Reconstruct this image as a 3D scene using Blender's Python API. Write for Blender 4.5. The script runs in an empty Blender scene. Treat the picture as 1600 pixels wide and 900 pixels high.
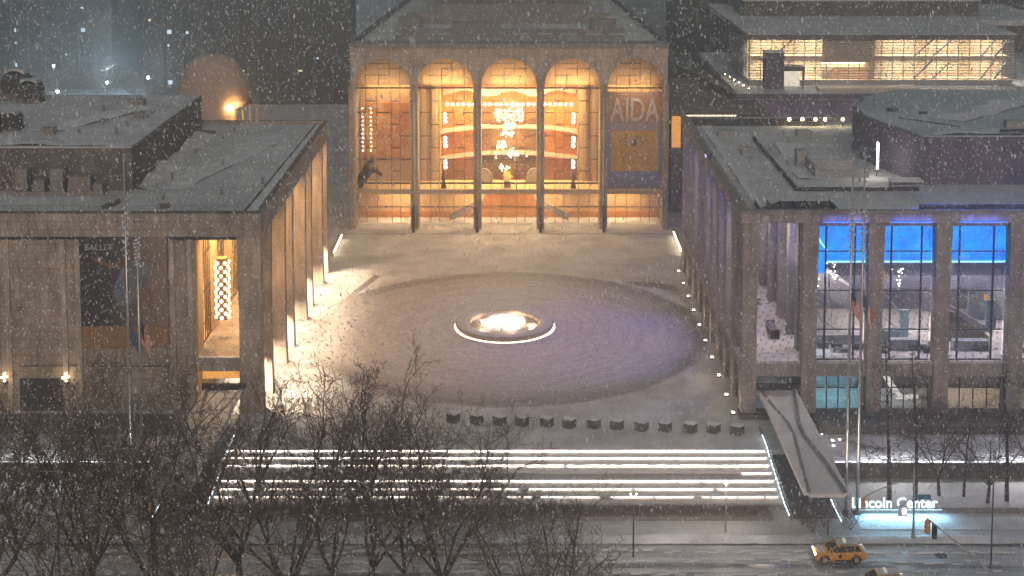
import bpy, math, random
from mathutils import Vector, Matrix
R = math.radians
rnd = random.Random(7)
NFLAKES = 150000
S = bpy.context.scene
COL = S.collection

# ------------------------------------------------------------------ camera
cam_d = bpy.data.cameras.new('camera')
cam = bpy.data.objects.new('camera', cam_d); COL.objects.link(cam)
CAM = Vector((2.08, -180.92, 61.4))
cam.location = CAM
cam.rotation_euler = (R(90 - 5.313), 0, 0)
cam_d.sensor_width = 36; cam_d.lens = 50.18
cam_d.shift_x = -0.0069; cam_d.shift_y = -0.2916
cam_d.clip_start = 0.5; cam_d.clip_end = 3000
cam_d.dof.use_dof = True; cam_d.dof.focus_distance = 170; cam_d.dof.aperture_fstop = 2.0
S.camera = cam

# ------------------------------------------------------------------ world, sun, exposure
W = bpy.data.worlds.new('World'); S.world = W; W.use_nodes = True
nt = W.node_tree; nt.nodes.clear()
sky = nt.nodes.new('ShaderNodeTexSky'); sky.sky_type = 'NISHITA'; sky.sun_disc = False
sky.sun_elevation = R(20); sky.sun_rotation = R(180)
bg1 = nt.nodes.new('ShaderNodeBackground'); bg1.inputs[1].default_value = 0.0008
nt.links.new(sky.outputs[0], bg1.inputs[0])
bg2 = nt.nodes.new('ShaderNodeBackground')           # the town's glow in the low snow cloud
bg2.inputs[0].default_value = (0.80, 0.98, 1.04, 1); bg2.inputs[1].default_value = 0.155
add = nt.nodes.new('ShaderNodeAddShader'); wo = nt.nodes.new('ShaderNodeOutputWorld')
nt.links.new(bg1.outputs[0], add.inputs[0]); nt.links.new(bg2.outputs[0], add.inputs[1])
nt.links.new(add.outputs[0], wo.inputs[0])

sun_d = bpy.data.lights.new('sun', 'SUN'); sun = bpy.data.objects.new('sun', sun_d); COL.objects.link(sun)
sun_d.energy = 1.35; sun_d.angle = R(30); sun_d.color = (1, 0.75, 0.61)
sun.rotation_euler = (R(90 - 20), 0, R(4))

S.view_settings.view_transform = 'Standard'; S.view_settings.look = 'None'
S.view_settings.exposure = 0.45; S.view_settings.gamma = 1
S.view_settings.use_curve_mapping = False
cy = S.cycles
cy.use_denoising = True
cy.max_bounces = 6; cy.diffuse_bounces = 3; cy.glossy_bounces = 2; cy.transmission_bounces = 4
cy.transparent_max_bounces = 12; cy.volume_bounces = 0
cy.sample_clamp_indirect = 3; cy.sample_clamp_direct = 20
cy.caustics_reflective = False; cy.caustics_refractive = False
try: cy.use_light_tree = True
except Exception: pass

# ------------------------------------------------------------------ helpers: objects
def tag(o, label=None, cat=None, group=None, kind=None):
    if label: o['label'] = label
    if cat: o['category'] = cat
    if group: o['group'] = group
    if kind: o['kind'] = kind
    return o

def thing(name, label, cat, loc=(0, 0, 0), rz=0, group=None):
    o = bpy.data.objects.new(name, None); COL.objects.link(o)
    o.empty_display_size = 0.3
    o.location = loc; o.rotation_euler = (0, 0, rz)
    return tag(o, label, cat, group)

def copy_tree(o, loc=None, rz=None, sc=None, label=None, parent=None):
    c = o.copy(); COL.objects.link(c)
    if parent is not None:
        c.parent = parent
    if loc is not None: c.location = loc
    if rz is not None: c.rotation_euler = (0, 0, rz)
    if sc is not None: c.scale = (sc, sc, sc) if not hasattr(sc, '__len__') else sc
    if label: c['label'] = label
    for ch in list(o.children):
        copy_tree(ch, parent=c)
    return c

def wloc(o):
    v = Vector((0, 0, 0))
    while o is not None:
        v += o.location; o = o.parent
    return v

class MB:
    def __init__(s): s.v = []; s.f = []; s.m = []; s.cur = 0
    def mat(s, i): s.cur = i; return s
    def add(s, vs, fs):
        b = len(s.v); s.v += [tuple(p) for p in vs]
        for f in fs: s.f.append(tuple(i + b for i in f)); s.m.append(s.cur)
        return s
    def box(s, x0, x1, y0, y1, z0, z1):
        return s.add([(x0,y0,z0),(x1,y0,z0),(x1,y1,z0),(x0,y1,z0),(x0,y0,z1),(x1,y0,z1),(x1,y1,z1),(x0,y1,z1)],
                     [(0,3,2,1),(4,5,6,7),(0,1,5,4),(1,2,6,5),(2,3,7,6),(3,0,4,7)])
    def cbox(s, c, d, rz=0):
        x, y, z = d[0]/2, d[1]/2, d[2]/2
        ca, sa = math.cos(rz), math.sin(rz)
        vs = [(c[0]+px*ca-py*sa, c[1]+px*sa+py*ca, c[2]+pz) for px,py,pz in
              ((-x,-y,-z),(x,-y,-z),(x,y,-z),(-x,y,-z),(-x,-y,z),(x,-y,z),(x,y,z),(-x,y,z))]
        return s.add(vs, [(0,3,2,1),(4,5,6,7),(0,1,5,4),(1,2,6,5),(2,3,7,6),(3,0,4,7)])
    def tube(s, p0, p1, r0, r1=None, n=8, cap=True):
        r1 = r0 if r1 is None else r1
        p0, p1 = Vector(p0), Vector(p1); d = (p1 - p0)
        if d.length < 1e-6: return s
        d.normalize(); a = d.orthogonal().normalized(); b = d.cross(a)
        vs = []
        for p, r in ((p0, r0), (p1, r1)):
            for k in range(n):
                t = 2*math.pi*k/n; vs.append(p + a*(r*math.cos(t)) + b*(r*math.sin(t)))
        fs = [(k, (k+1) % n, n+(k+1) % n, n+k) for k in range(n)]
        if cap: fs += [tuple(range(n-1, -1, -1)), tuple(range(n, 2*n))]
        return s.add(vs, fs)
    def path(s, pts, r, n=6):
        for i in range(len(pts)-1):
            ra = r[i] if hasattr(r, '__len__') else r; rb = r[i+1] if hasattr(r, '__len__') else r
            s.tube(pts[i], pts[i+1], ra, rb, n)
        return s
    def lathe(s, prof, c=(0,0,0), n=24):
        vs = []; fs = []; m = len(prof)
        for k in range(n):
            t = 2*math.pi*k/n
            for r, z in prof: vs.append((c[0]+r*math.cos(t), c[1]+r*math.sin(t), c[2]+z))
        for k in range(n):
            k2 = (k+1) % n
            for j in range(m-1): fs.append((k*m+j, k2*m+j, k2*m+j+1, k*m+j+1))
        return s.add(vs, fs)
    def ball(s, c, r, n=10, m=6, sz=1.0):
        prof = [(max(r*math.sin(math.pi*j/m), 1e-4), -r*sz*math.cos(math.pi*j/m)) for j in range(m+1)]
        return s.lathe(prof, c, n)
    def prism(s, poly, a, b, axis='z'):
        n = len(poly)
        def P(u, v, w): return {'z': (u, v, w), 'y': (u, w, v), 'x': (w, u, v)}[axis]
        vs = [P(u, v, a) for u, v in poly] + [P(u, v, b) for u, v in poly]
        fs = [(k, (k+1) % n, n+(k+1) % n, n+k) for k in range(n)] + [tuple(range(n-1, -1, -1)), tuple(range(n, 2*n))]
        return s.add(vs, fs)
    def quad(s, a, b, c, d): return s.add([a, b, c, d], [(0, 1, 2, 3)])
    def each(s, name, mats, parent=None, **kw):
        # one object per connected piece
        par = list(range(len(s.v)))
        def find(i):
            while par[i] != i: par[i] = par[par[i]]; i = par[i]
            return i
        for f in s.f:
            for i in f[1:]: par[find(i)] = find(f[0])
        gr = {}
        for f, m in zip(s.f, s.m): gr.setdefault(find(f[0]), []).append((f, m))
        out = []
        for fl in gr.values():
            ids = sorted({i for f, _ in fl for i in f}); mp = {i: k for k, i in enumerate(ids)}
            q = MB(); q.v = [s.v[i] for i in ids]; q.f = [tuple(mp[i] for i in f) for f, _ in fl]; q.m = [m for _, m in fl]
            out.append(q.build(name, mats, parent, **kw))
        return out
    def build(s, name, mats, parent=None, smooth=False, recalc=True, bevel=0):
        me = bpy.data.meshes.new(name)
        off = wloc(parent) if parent is not None else Vector((0, 0, 0))
        me.from_pydata([(x-off.x, y-off.y, z-off.z) for x, y, z in s.v], [], s.f)
        if not isinstance(mats, (list, tuple)): mats = [mats]
        for m in mats: me.materials.append(m)
        if len(mats) > 1: me.polygons.foreach_set('material_index', s.m)
        if smooth: me.polygons.foreach_set('use_smooth', [True]*len(me.polygons))
        me.update()
        if recalc and len(s.f) < 60000:
            import bmesh
            bm = bmesh.new(); bm.from_mesh(me); bmesh.ops.recalc_face_normals(bm, faces=bm.faces); bm.to_mesh(me); bm.free()
        o = bpy.data.objects.new(name, me); COL.objects.link(o)
        if parent is not None: o.parent = parent
        if bevel:
            b = o.modifiers.new('bevel', 'BEVEL'); b.width = bevel; b.segments = 2; b.limit_method = 'ANGLE'
        return o

def lamp(kind, loc, power, color, parent=None, size=0.2, size_y=None, rot=None, spot=None, blend=0.5, spread=None, name=None):
    d = bpy.data.lights.new(name or 'light_bulb', kind); d.energy = power; d.color = color
    if kind == 'AREA':
        d.size = size
        if size_y: d.shape = 'RECTANGLE'; d.size_y = size_y
        if spread: d.spread = R(spread)
    else: d.shadow_soft_size = size
    if kind == 'SPOT': d.spot_size = R(spot or 60); d.spot_blend = blend
    o = bpy.data.objects.new(name or 'light_bulb', d); COL.objects.link(o)
    off = wloc(parent) if parent is not None else Vector((0, 0, 0))
    o.location = Vector(loc) - off
    if rot: o.rotation_euler = rot
    if parent is not None: o.parent = parent
    return o

def aim(o, direction):
    o.rotation_euler = Vector(direction).to_track_quat('-Z', 'Y').to_euler(); return o

# ------------------------------------------------------------------ helpers: materials
def newmat(name):
    m = bpy.data.materials.new(name); m.use_nodes = True
    t = m.node_tree; t.nodes.clear()
    out = t.nodes.new('ShaderNodeOutputMaterial'); b = t.nodes.new('ShaderNodeBsdfPrincipled')
    t.links.new(b.outputs[0], out.inputs[0]); return m, t, b, out
def node(t, kind, **kw):
    n = t.nodes.new(kind)
    for k, v in kw.items(): setattr(n, k, v)
    return n
def mixc(t, fac, a, b, mode='MIX'):
    n = node(t, 'ShaderNodeMix', data_type='RGBA', blend_type=mode)
    for sock, val in ((n.inputs[0], fac), (n.inputs[6], a), (n.inputs[7], b)):
        if hasattr(val, 'is_linked') or hasattr(val, 'links'): t.links.new(val, sock)
        elif isinstance(val, (int, float)): sock.default_value = val
        else: sock.default_value = (*val, 1) if len(val) == 3 else val
    return n.outputs[2]
def mth(t, op, a, b=None, clamp=False):
    n = node(t, 'ShaderNodeMath', operation=op, use_clamp=clamp)
    for i, val in ((0, a), (1, b)):
        if val is None: continue
        if isinstance(val, (int, float)): n.inputs[i].default_value = val
        else: t.links.new(val, n.inputs[i])
    return n.outputs[0]
def noise(t, scale, detail=4, rough=0.6, vec=None, sc3=None):
    n = node(t, 'ShaderNodeTexNoise'); n.inputs['Scale'].default_value = scale
    n.inputs['Detail'].default_value = detail; n.inputs['Roughness'].default_value = rough
    g = node(t, 'ShaderNodeNewGeometry') if vec is None else None
    v = g.outputs['Position'] if vec is None else vec
    if sc3:
        mp = node(t, 'ShaderNodeMapping'); mp.inputs['Scale'].default_value = sc3
        t.links.new(v, mp.inputs[0]); v = mp.outputs[0]
    t.links.new(v, n.inputs['Vector']); return n.outputs['Fac']
def ramp(t, fac, stops):
    n = node(t, 'ShaderNodeValToRGB'); e = n.color_ramp.elements
    while len(e) < len(stops): e.new(0.5)
    for k, (p, c) in enumerate(stops):
        e[k].position = p; e[k].color = (*c, 1) if len(c) == 3 else c
    t.links.new(fac, n.inputs[0]); return n.outputs[0]
def bump(t, b, h, strength=0.3, dist=0.1):
    n = node(t, 'ShaderNodeBump'); n.inputs['Strength'].default_value = strength; n.inputs['Distance'].default_value = dist
    t.links.new(h, n.inputs['Height']); t.links.new(n.outputs[0], b.inputs['Normal'])

def plain(name, col, rough=0.7, metal=0, var=0.25, scale=1.5, emis=None, estr=0):
    m, t, b, o = newmat(name)
    n1 = noise(t, scale); n2 = noise(t, scale*9, 2)
    f = mth(t, 'ADD', mth(t, 'MULTIPLY', n1, 0.7), mth(t, 'MULTIPLY', n2, 0.3))
    lo = tuple(c*(1-var) for c in col); hi = tuple(min(1, c*(1+var)) for c in col)
    t.links.new(ramp(t, f, [(0.3, lo), (0.7, hi)]), b.inputs['Base Color'])
    b.inputs['Roughness'].default_value = rough; b.inputs['Metallic'].default_value = metal
    if emis:
        b.inputs['Emission Color'].default_value = (*emis, 1); b.inputs['Emission Strength'].default_value = estr
    return m
def glow(name, col, strength):
    m, t, b, o = newmat(name); t.nodes.remove(b)
    e = node(t, 'ShaderNodeEmission'); e.inputs[0].default_value = (*col, 1); e.inputs[1].default_value = strength
    t.links.new(e.outputs[0], o.inputs[0]); return m
def stone(name, col, jw=1.6, jh=0.9, joint=0.42, var=0.26, streak=0.36):
    m, t, b, o = newmat(name)
    g = node(t, 'ShaderNodeNewGeometry'); sp = node(t, 'ShaderNodeSeparateXYZ'); t.links.new(g.outputs['Position'], sp.inputs[0])
    cb = node(t, 'ShaderNodeCombineXYZ')
    t.links.new(mth(t, 'ADD', sp.outputs[0], sp.outputs[1]), cb.inputs[0]); t.links.new(sp.outputs[2], cb.inputs[1])
    br = node(t, 'ShaderNodeTexBrick'); br.offset = 0.5
    br.inputs['Scale'].default_value = 1; br.inputs['Brick Width'].default_value = jw; br.inputs['Row Height'].default_value = jh
    br.inputs['Mortar Size'].default_value = 0.035; br.inputs['Mortar Smooth'].default_value = 0.4
    br.inputs['Color1'].default_value = (1, 1, 1, 1); br.inputs['Color2'].default_value = (0.82, 0.82, 0.82, 1); br.inputs['Mortar'].default_value = (joint,)*3 + (1,)
    t.links.new(cb.outputs[0], br.inputs['Vector'])
    n1 = noise(t, 0.35, 5); n2 = noise(t, 2.2, 4, 0.65, None, (1, 1, 0.12))
    c = ramp(t, n1, [(0.3, tuple(x*(1-var) for x in col)), (0.7, tuple(x*(1+var) for x in col))])
    c = mixc(t, 1.0, c, br.outputs[0], 'MULTIPLY')
    st = ramp(t, n2, [(0.35, (1-streak,)*3), (0.6, (1, 1, 1))])
    c = mixc(t, 1.0, c, st, 'MULTIPLY')
    t.links.new(c, b.inputs['Base Color']); b.inputs['Roughness'].default_value = 0.8
    bump(t, b, noise(t, 12, 3), 0.15, 0.03)
    return m
def snow(name, lo=(0.34, 0.34, 0.35), hi=(0.74, 0.75, 0.78), scale=0.25, a=0.32, c=0.62, sc3=None, bscale=2.5, bst=0.35):
    m, t, b, o = newmat(name)
    n1 = noise(t, scale, 6, 0.62, None, sc3); n2 = noise(t, scale*14, 3)
    f = mth(t, 'ADD', mth(t, 'MULTIPLY', n1, 0.8), mth(t, 'MULTIPLY', n2, 0.2))
    t.links.new(ramp(t, f, [(a, lo), (c, hi)]), b.inputs['Base Color'])
    b.inputs['Roughness'].default_value = 0.75
    bump(t, b, mth(t, 'ADD', noise(t, bscale, 5), mth(t, 'MULTIPLY', noise(t, bscale*8, 2), 0.3)), bst, 0.12)
    return m
def glass(name, tint=(0.95, 0.97, 1.0), refl=0.10, rough=0.03):
    m, t, b, o = newmat(name); t.nodes.remove(b)
    tr = node(t, 'ShaderNodeBsdfTransparent'); tr.inputs[0].default_value = (*tint, 1)
    gl = node(t, 'ShaderNodeBsdfGlossy'); gl.inputs['Roughness'].default_value = rough; gl.inputs[0].default_value = (0.8, 0.85, 0.9, 1)
    mx = node(t, 'ShaderNodeMixShader'); mx.inputs[0].default_value = refl
    t.links.new(tr.outputs[0], mx.inputs[1]); t.links.new(gl.outputs[0], mx.inputs[2]); t.links.new(mx.outputs[0], o.inputs[0])
    return m

M = {}
M['snow'] = snow('snow_fresh')
M['snow_roof'] = snow('snow_roof', (0.38, 0.39, 0.40), (0.70, 0.72, 0.73), 0.16, 0.3, 0.68, None, 0.9, 0.6)
t = M['snow_roof'].node_tree; b = next(n for n in t.nodes if n.type == 'BSDF_PRINCIPLED')
src = b.inputs['Base Color'].links[0].from_socket
br = node(t, 'ShaderNodeTexBrick'); g = node(t, 'ShaderNodeNewGeometry'); t.links.new(g.outputs['Position'], br.inputs['Vector'])
for k_, v_ in (('Scale', 1), ('Brick Width', 9.0), ('Row Height', 2.6), ('Mortar Size', .05), ('Mortar Smooth', .6)): br.inputs[k_].default_value = v_
br.inputs['Color1'].default_value = (1, 1, 1, 1); br.inputs['Color2'].default_value = (.9, .9, .9, 1); br.inputs['Mortar'].default_value = (.72, .72, .72, 1)
t.links.new(mixc(t, 1.0, src, br.outputs[0], 'MULTIPLY'), b.inputs['Base Color'])
M['snow_white'] = snow('snow_cap', (0.6, 0.6, 0.62), (0.8, 0.8, 0.82), 0.6)
M['travertine'] = stone('travertine', (0.42, 0.35, 0.29))
M['travertine_light'] = stone('travertine_light', (0.52, 0.44, 0.36), 1.2, 2.4, 0.6)
M['concrete'] = stone('concrete', (0.30, 0.27, 0.25), 2.4, 1.2, 0.7)
M['dark_wall'] = stone('dark_wall', (0.17, 0.145, 0.135), 2.2, 1.1, 0.8)
M['purple_wall'] = stone('violet_grey_wall', (0.17, 0.14, 0.19), 2.4, 3.0, 0.9)
M['purple_pale'] = stone('violet_panel', (0.30, 0.22, 0.38), 2.4, 3.0, 0.9)
M['tower_wall'] = stone('tower_wall', (0.085, 0.08, 0.08), 3.2, 3.1, 0.6)
M['dark'] = plain('dark_metal', (0.035, 0.033, 0.032), 0.5)
M['bronze'] = plain('bronze_mullion', (0.055, 0.038, 0.022), 0.4, 0.3)
M['steel'] = plain('steel_pole', (0.55, 0.53, 0.5), 0.35, 0.8)
M['greypaint'] = plain('grey_paint', (0.30, 0.30, 0.30), 0.5)
M['black'] = plain('black_rubber', (0.02, 0.02, 0.022), 0.7)
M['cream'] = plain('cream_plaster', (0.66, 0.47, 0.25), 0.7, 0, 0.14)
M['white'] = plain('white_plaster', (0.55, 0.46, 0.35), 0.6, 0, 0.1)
M['orange'] = plain('red_orange_velvet', (0.60, 0.27, 0.075), 0.8, 0, 0.3)
M['brownwood'] = plain('brown_wood', (0.20, 0.10, 0.04), 0.5, 0, 0.3)
M['glass'] = glass('clear_glass')
M['glass_dark'] = glass('grey_glass', (0.86, 0.88, 0.92), 0.12)
M['glass_teal'] = glass('teal_glass', (0.6, 0.8, 0.85), 0.2)
M['led'] = glow('led_white', (1, 0.90, 0.80), 26)
M['led_warm'] = glow('led_warm', (1, 0.8, 0.5), 8)
M['led_cool'] = glow('led_cool', (0.75, 0.92, 1.0), 4)
M['bulb'] = glow('bulb_warm', (1, 0.74, 0.36), 30)
M['bulb_white'] = glow('bulb_white', (1, 0.95, 0.85), 10)
M['bulb_far'] = glow('bulb_street', (0.85, 0.95, 1.0), 40)
M['bulb_orange'] = glow('bulb_orange', (1, 0.55, 0.16), 26)
M['win_cool'] = glow('window_cool', (0.65, 0.85, 1.0), 1.4)
M['win_warm'] = glow('window_warm', (1, 0.8, 0.55), 1.1)
M['win_orange'] = glow('window_orange', (1, 0.42, 0.10), 0.9)
M['win_pale'] = glow('window_pale', (1, 0.86, 0.66), 1.0)
M['sign_white'] = glow('sign_white', (0.70, 0.92, 1.0), 2.4)
def barkmat(name, col):
    m, t, b, o = newmat(name)
    g = node(t, 'ShaderNodeNewGeometry'); sp = node(t, 'ShaderNodeSeparateXYZ'); t.links.new(g.outputs['Normal'], sp.inputs[0])
    n1 = noise(t, 3, 4); n2 = noise(t, 1.6, 3)
    c = ramp(t, n1, [(.3, tuple(x*.6 for x in col)), (.7, tuple(x*1.4 for x in col))])
    f = mth(t, 'MULTIPLY', ramp(t, sp.outputs[2], [(.45, (0, 0, 0)), (.8, (1, 1, 1))]), ramp(t, n2, [(.46, (0, 0, 0)), (.56, (.8, .8, .8))]))
    t.links.new(mixc(t, f, c, (.6, .6, .62)), b.inputs['Base Color']); b.inputs['Roughness'].default_value = .9
    return m
M['bark'] = barkmat('bark', (0.075, 0.056, 0.045))
M['twig'] = barkmat('twig', (0.13, 0.085, 0.06))
M['bark_pale'] = plain('bark_pale', (0.10, 0.085, 0.075), 0.9, 0, 0.35, 3)

# haze: one even box of snowy air round everything
hz = MB().box(-705, 705, -405, 905, -2.9, 66).build('haze', [], None)
mh = bpy.data.materials.new('snowy_air'); mh.use_nodes = True
ht = mh.node_tree; ht.nodes.clear()
ho = ht.nodes.new('ShaderNodeOutputMaterial'); pv = ht.nodes.new('ShaderNodeVolumePrincipled')
pv.inputs['Color'].default_value = (0.93, 0.95, 0.96, 1); pv.inputs['Density'].default_value = 0.0023
pv.inputs['Anisotropy'].default_value = 0.6
ht.links.new(pv.outputs[0], ho.inputs['Volume'])
hz.data.materials.append(mh)
tag(hz, 'pale snowy air that fades the far towers', 'haze', kind='stuff')

# ================================================================== SETTING: ground, plaza, steps, road
ZS = -1.5
def sheet(name, poly, z, m, kind='structure'):
    mb = MB(); mb.add([(x, y, z) for x, y in poly], [tuple(range(len(poly)))])
    return tag(mb.build(name, m), kind=kind)

M['ground'] = snow('snow_ground', (0.18, 0.185, 0.19), (0.5, 0.52, 0.54), 0.05)
sheet('ground', [(-700, -400), (700, -400), (700, 900), (-700, 900)], ZS - 0.05, M['ground'])

# plaza terrace body (top z=0), with retaining fronts left and right
M['plaza'] = snow('snow_plaza', (0.40, 0.38, 0.38), (0.74, 0.73, 0.74), 0.22, 0.32, 0.62, None, 1.4, 0.7)
pl = MB().box(-75, 80, -37.6, 170, ZS, 0)
tag(pl.build('plaza', M['plaza']), kind='structure')

# round inlay of dark paving under thin snow
m, t, b, o = newmat('round_paving')
g = node(t, 'ShaderNodeNewGeometry'); vm = node(t, 'ShaderNodeVectorMath', operation='LENGTH')
sb = node(t, 'ShaderNodeVectorMath', operation='SUBTRACT'); sb.inputs[1].default_value = (0.4, 0, 0.0)
t.links.new(g.outputs['Position'], sb.inputs[0]); t.links.new(sb.outputs[0], vm.inputs[0])
nz = noise(t, 0.16, 6, 0.65); nf = noise(t, 1.8, 4, 0.7)
rr = mth(t, 'ADD', vm.outputs['Value'], mth(t, 'MULTIPLY', mth(t, 'SUBTRACT', nz, 0.5), 5.0))
rn = mth(t, 'DIVIDE', rr, 26.2)
c1 = ramp(t, rn, [(0.0, (0.55, 0.53, 0.52)), (0.55, (0.54, 0.52, 0.51)), (0.80, (0.49, 0.47, 0.465)), (0.88, (0.42, 0.40, 0.40)), (0.94, (0.29, 0.28, 0.275)), (0.975, (0.30, 0.285, 0.28)), (1.0, (0.46, 0.445, 0.44))])
spx = node(t, 'ShaderNodeSeparateXYZ'); t.links.new(sb.outputs[0], spx.inputs[0])
ang = mth(t, 'ARCTAN2', spx.outputs[1], spx.outputs[0])
pc = node(t, 'ShaderNodeCombineXYZ'); t.links.new(mth(t, 'MULTIPLY', vm.outputs['Value'], 1.1), pc.inputs[0]); t.links.new(mth(t, 'MULTIPLY', ang, 2.2), pc.inputs[1])
sn = noise(t, 1.0, 5, .65, pc.outputs[0]); sn2 = noise(t, .9, 5, .7)
c1 = mixc(t, 1.0, c1, ramp(t, sn, [(.3, (.74, .74, .74)), (.66, (1.18, 1.18, 1.19))]), 'MULTIPLY')
c1 = mixc(t, 1.0, c1, ramp(t, sn2, [(.32, (.82, .82, .82)), (.66, (1.12, 1.12, 1.13))]), 'MULTIPLY')
c2 = mixc(t, 1.0, c1, ramp(t, nf, [(0.3, (0.72, 0.72, 0.72)), (0.68, (1.16, 1.16, 1.16))]), 'MULTIPLY')
wv = node(t, 'ShaderNodeMath', operation='PINGPONG'); wv.inputs[1].default_value = 1.6
t.links.new(vm.outputs['Value'], wv.inputs[0])
rings = ramp(t, wv.outputs[0], [(0.0, (0.80, 0.80, 0.80)), (0.06, (1, 1, 1))])
t.links.new(mixc(t, 0.8, c2, mixc(t, 1.0, c2, rings, 'MULTIPLY')), b.inputs['Base Color'])
b.inputs['Roughness'].default_value = 0.6
bump(t, b, noise(t, 3, 4), 0.25, 0.05)
tag(MB().add([(0.4 + 26.2*math.cos(2*math.pi*k/128), 26.2*math.sin(2*math.pi*k/128), 0.006) for k in range(128)], [tuple(range(128))]).build('round_paving', m), kind='structure')

# ledge shadow painted as strips by the left colonnade; darker paving by the opera house
M['slush'] = snow('slush_and_shadow', (0.16, 0.145, 0.135), (0.36, 0.33, 0.31), 0.4, 0.35, 0.65)
sheet('path', [(-19.3, 24.6), (-18.2, 24.2), (-22.2, 10.5), (-22.9, 11.0)], 0.009, M['slush'])  # shadow of a ledge, painted as a dark strip
sheet('path', [(-23.0, 9.0), (-22.4, 8.6), (-24.6, -6.0), (-25.2, -6.0)], 0.009, M['slush'])  # second stretch of the same painted shadow
sheet('path', [(17.0, 21.5), (21.5, 21.0), (24.6, 19.0), (24.6, 16.6), (22.0, 18.2), (19.0, 19.4)], 0.006, M['slush'])
sheet('path', [(-27, 47.5), (28, 47.5), (28, 47.9), (-27, 47.9)], 0.006, M['slush'])

# grand steps: seven risers, each with a line of light under its nosing
SX0, SX1 = -28.6, 27.9
sy = [-37.6, -38.9, -40.3, -41.65, -43.0, -44.4, -45.75]
sb_ = MB()
for k in range(7):
    z1 = -0.2*k - (0.0 if k else 0.0); y1 = sy[k]
    ynext = sy[k+1] if k < 6 else -46.9
    sb_.box(SX0, SX1, ynext, y1, ZS - 0.02, -0.2*(k+1) + 0.0)
steps = tag(sb_.build('steps', snow('snow_steps', (0.36, 0.32, 0.29), (0.62, 0.59, 0.56), 0.5, 0.3, 0.6, (0.25, 1, 1))), kind='structure')
gaps = {0: [], 1: [(0.3, 0.5)], 2: [(2.7, 2.95), (6.6, 7.0)], 3: [(-28.6, 24.6)],
        4: [(-9.2, -9.0), (-6.6, -6.3), (17.8, 18.1), (20.2, 20.5), (-14.2, -13.9)],
        5: [(-24, -23.2), (-19, -18.2), (-11.2, -10.9), (2.1, 3.0), (9.3, 9.6), (13.2, 13.6), (21.3, 21.8), (-3.0, -2.7)],
        6: [(-26, -24.8), (-21, -20.2), (-15, -14.1), (-8, -7.5), (-4.8, -4.5), (-1.1, 0.7), (2.2, 2.6), (3.4, 4.2), (10, 11.1), (15.2, 15.5), (19.2, 20.1), (20.8, 21.1), (23.4, 23.7), (26.1, 26.4)]}
for k in range(7):
    x = SX0 + 0.25; mb = MB(); hz0, hz1 = [(.115, .06), (.115, .06), (.11, .06), (.10, .065), (.115, .06), (.10, .068), (.095, .07)][k]
    for a, b_ in sorted(gaps[k]) + [(SX1 - 0.35, SX1)]:
        if a > x: mb.box(x, a, sy[k] - 0.075, sy[k] - 0.02, -0.2*k - hz0, -0.2*k - hz1)
        x = max(x, b_)
    mb.each('light_strip', glow('led_strip', (1, .88, .76), (20, 18, 17, 10, 17, 11, 8)[k]), steps)
# a thin snow crust hanging over each nosing
for k in range(7):
    mb = MB(); vs = []; fs = []; n_ = 226
    for i in range(n_+1):
        x = SX0 + (SX1-SX0)*i/n_; q = .5 + .5*math.sin(x*.9 + k*2.1)*math.sin(x*.37 + k)
        dr = .015 + .05*q*rnd.random() + (.05 if rnd.random() < .06 else 0); pr = .06 + .05*rnd.random()
        vs += [(x, sy[k]+.30, -.2*k+.006), (x, sy[k]+.10, -.2*k+.03+.03*q), (x, sy[k]-pr, -.2*k+.02+.02*q), (x, sy[k]-pr-.02, -.2*k-dr)]
    for i in range(n_):
        for j in range(3): fs.append((i*4+j, i*4+4+j, i*4+5+j, i*4+1+j))
    mb.add(vs, fs)
    mb.build('snow_cover', M['snow_white'], steps)

# low ground in front of the side terraces, pavement, kerb, road
M['pavement'] = snow('snow_pavement', (0.30, 0.29, 0.28), (0.58, 0.57, 0.56), 0.35, 0.32, 0.66, (0.3, 1, 1))
tag(MB().box(-120, 120, -54.2, -37.6, ZS - 0.3, ZS - 0.03).build('pavement', M['pavement']), kind='structure')
# ploughed snow bank along the kerb
bank = MB(); nx = 160
for i in range(nx):
    pass
vs = []; fs = []
for i in range(nx+1):
    x = -60 + 130*i/nx
    h = 0.16 + 0.14*math.sin(x*0.7)*math.sin(x*0.23+1) + 0.10*rnd.random() + (0.35*math.exp(-((x-19)/5.0)**2))
    for (dy, hh) in ((0.55, 0.0), (0.25, 0.7), (0.0, 1.0), (-0.35, 0.75), (-0.75, 0.0)):
        vs.append((x, -54.0 + dy*1.3 + 0.12*rnd.random(), ZS - 0.02 + hh*max(h, 0.05)))
for i in range(nx):
    for j in range(4): fs.append((i*5+j, i*5+5+j, i*5+6+j, i*5+1+j))
tag(bank.add(vs, fs).build('snow_bank', M['snow'], None, True), 'ploughed white snow lying along the kerb of the avenue', 'snow bank', kind='stuff')
# road: packed snow with wet wheel tracks
m, t, b, o = newmat('road_snow')
n1 = noise(t, 0.5, 5, 0.6, None, (0.035, 1.5, 1)); n2 = noise(t, 1.2, 4, 0.6, None, (0.25, 1, 1)); n3 = noise(t, 3.2, 3, 0.6, None, (0.04, 1.0, 1))
f = mth(t, 'ADD', mth(t, 'MULTIPLY', n1, 0.55), mth(t, 'ADD', mth(t, 'MULTIPLY', n2, 0.2), mth(t, 'MULTIPLY', n3, 0.25)))
t.links.new(ramp(t, f, [(0.37, (0.10, 0.10, 0.105)), (0.45, (0.27, 0.275, 0.28)), (0.56, (0.54, 0.55, 0.56))]), b.inputs['Base Color'])
t.links.new(ramp(t, f, [(0.40, (0.18, 0.18, 0.18)), (0.55, (0.7, 0.7, 0.7))]), b.inputs['Roughness'])
bump(t, b, f, 0.4, 0.1)
M['road'] = m
sheet('road', [(-300, -82), (300, -82), (300, -54.2), (-300, -54.2)], ZS - 0.16 + 0.0, M['road'])
bpy.data.objects['ground'].location.z = -0.3
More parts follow.
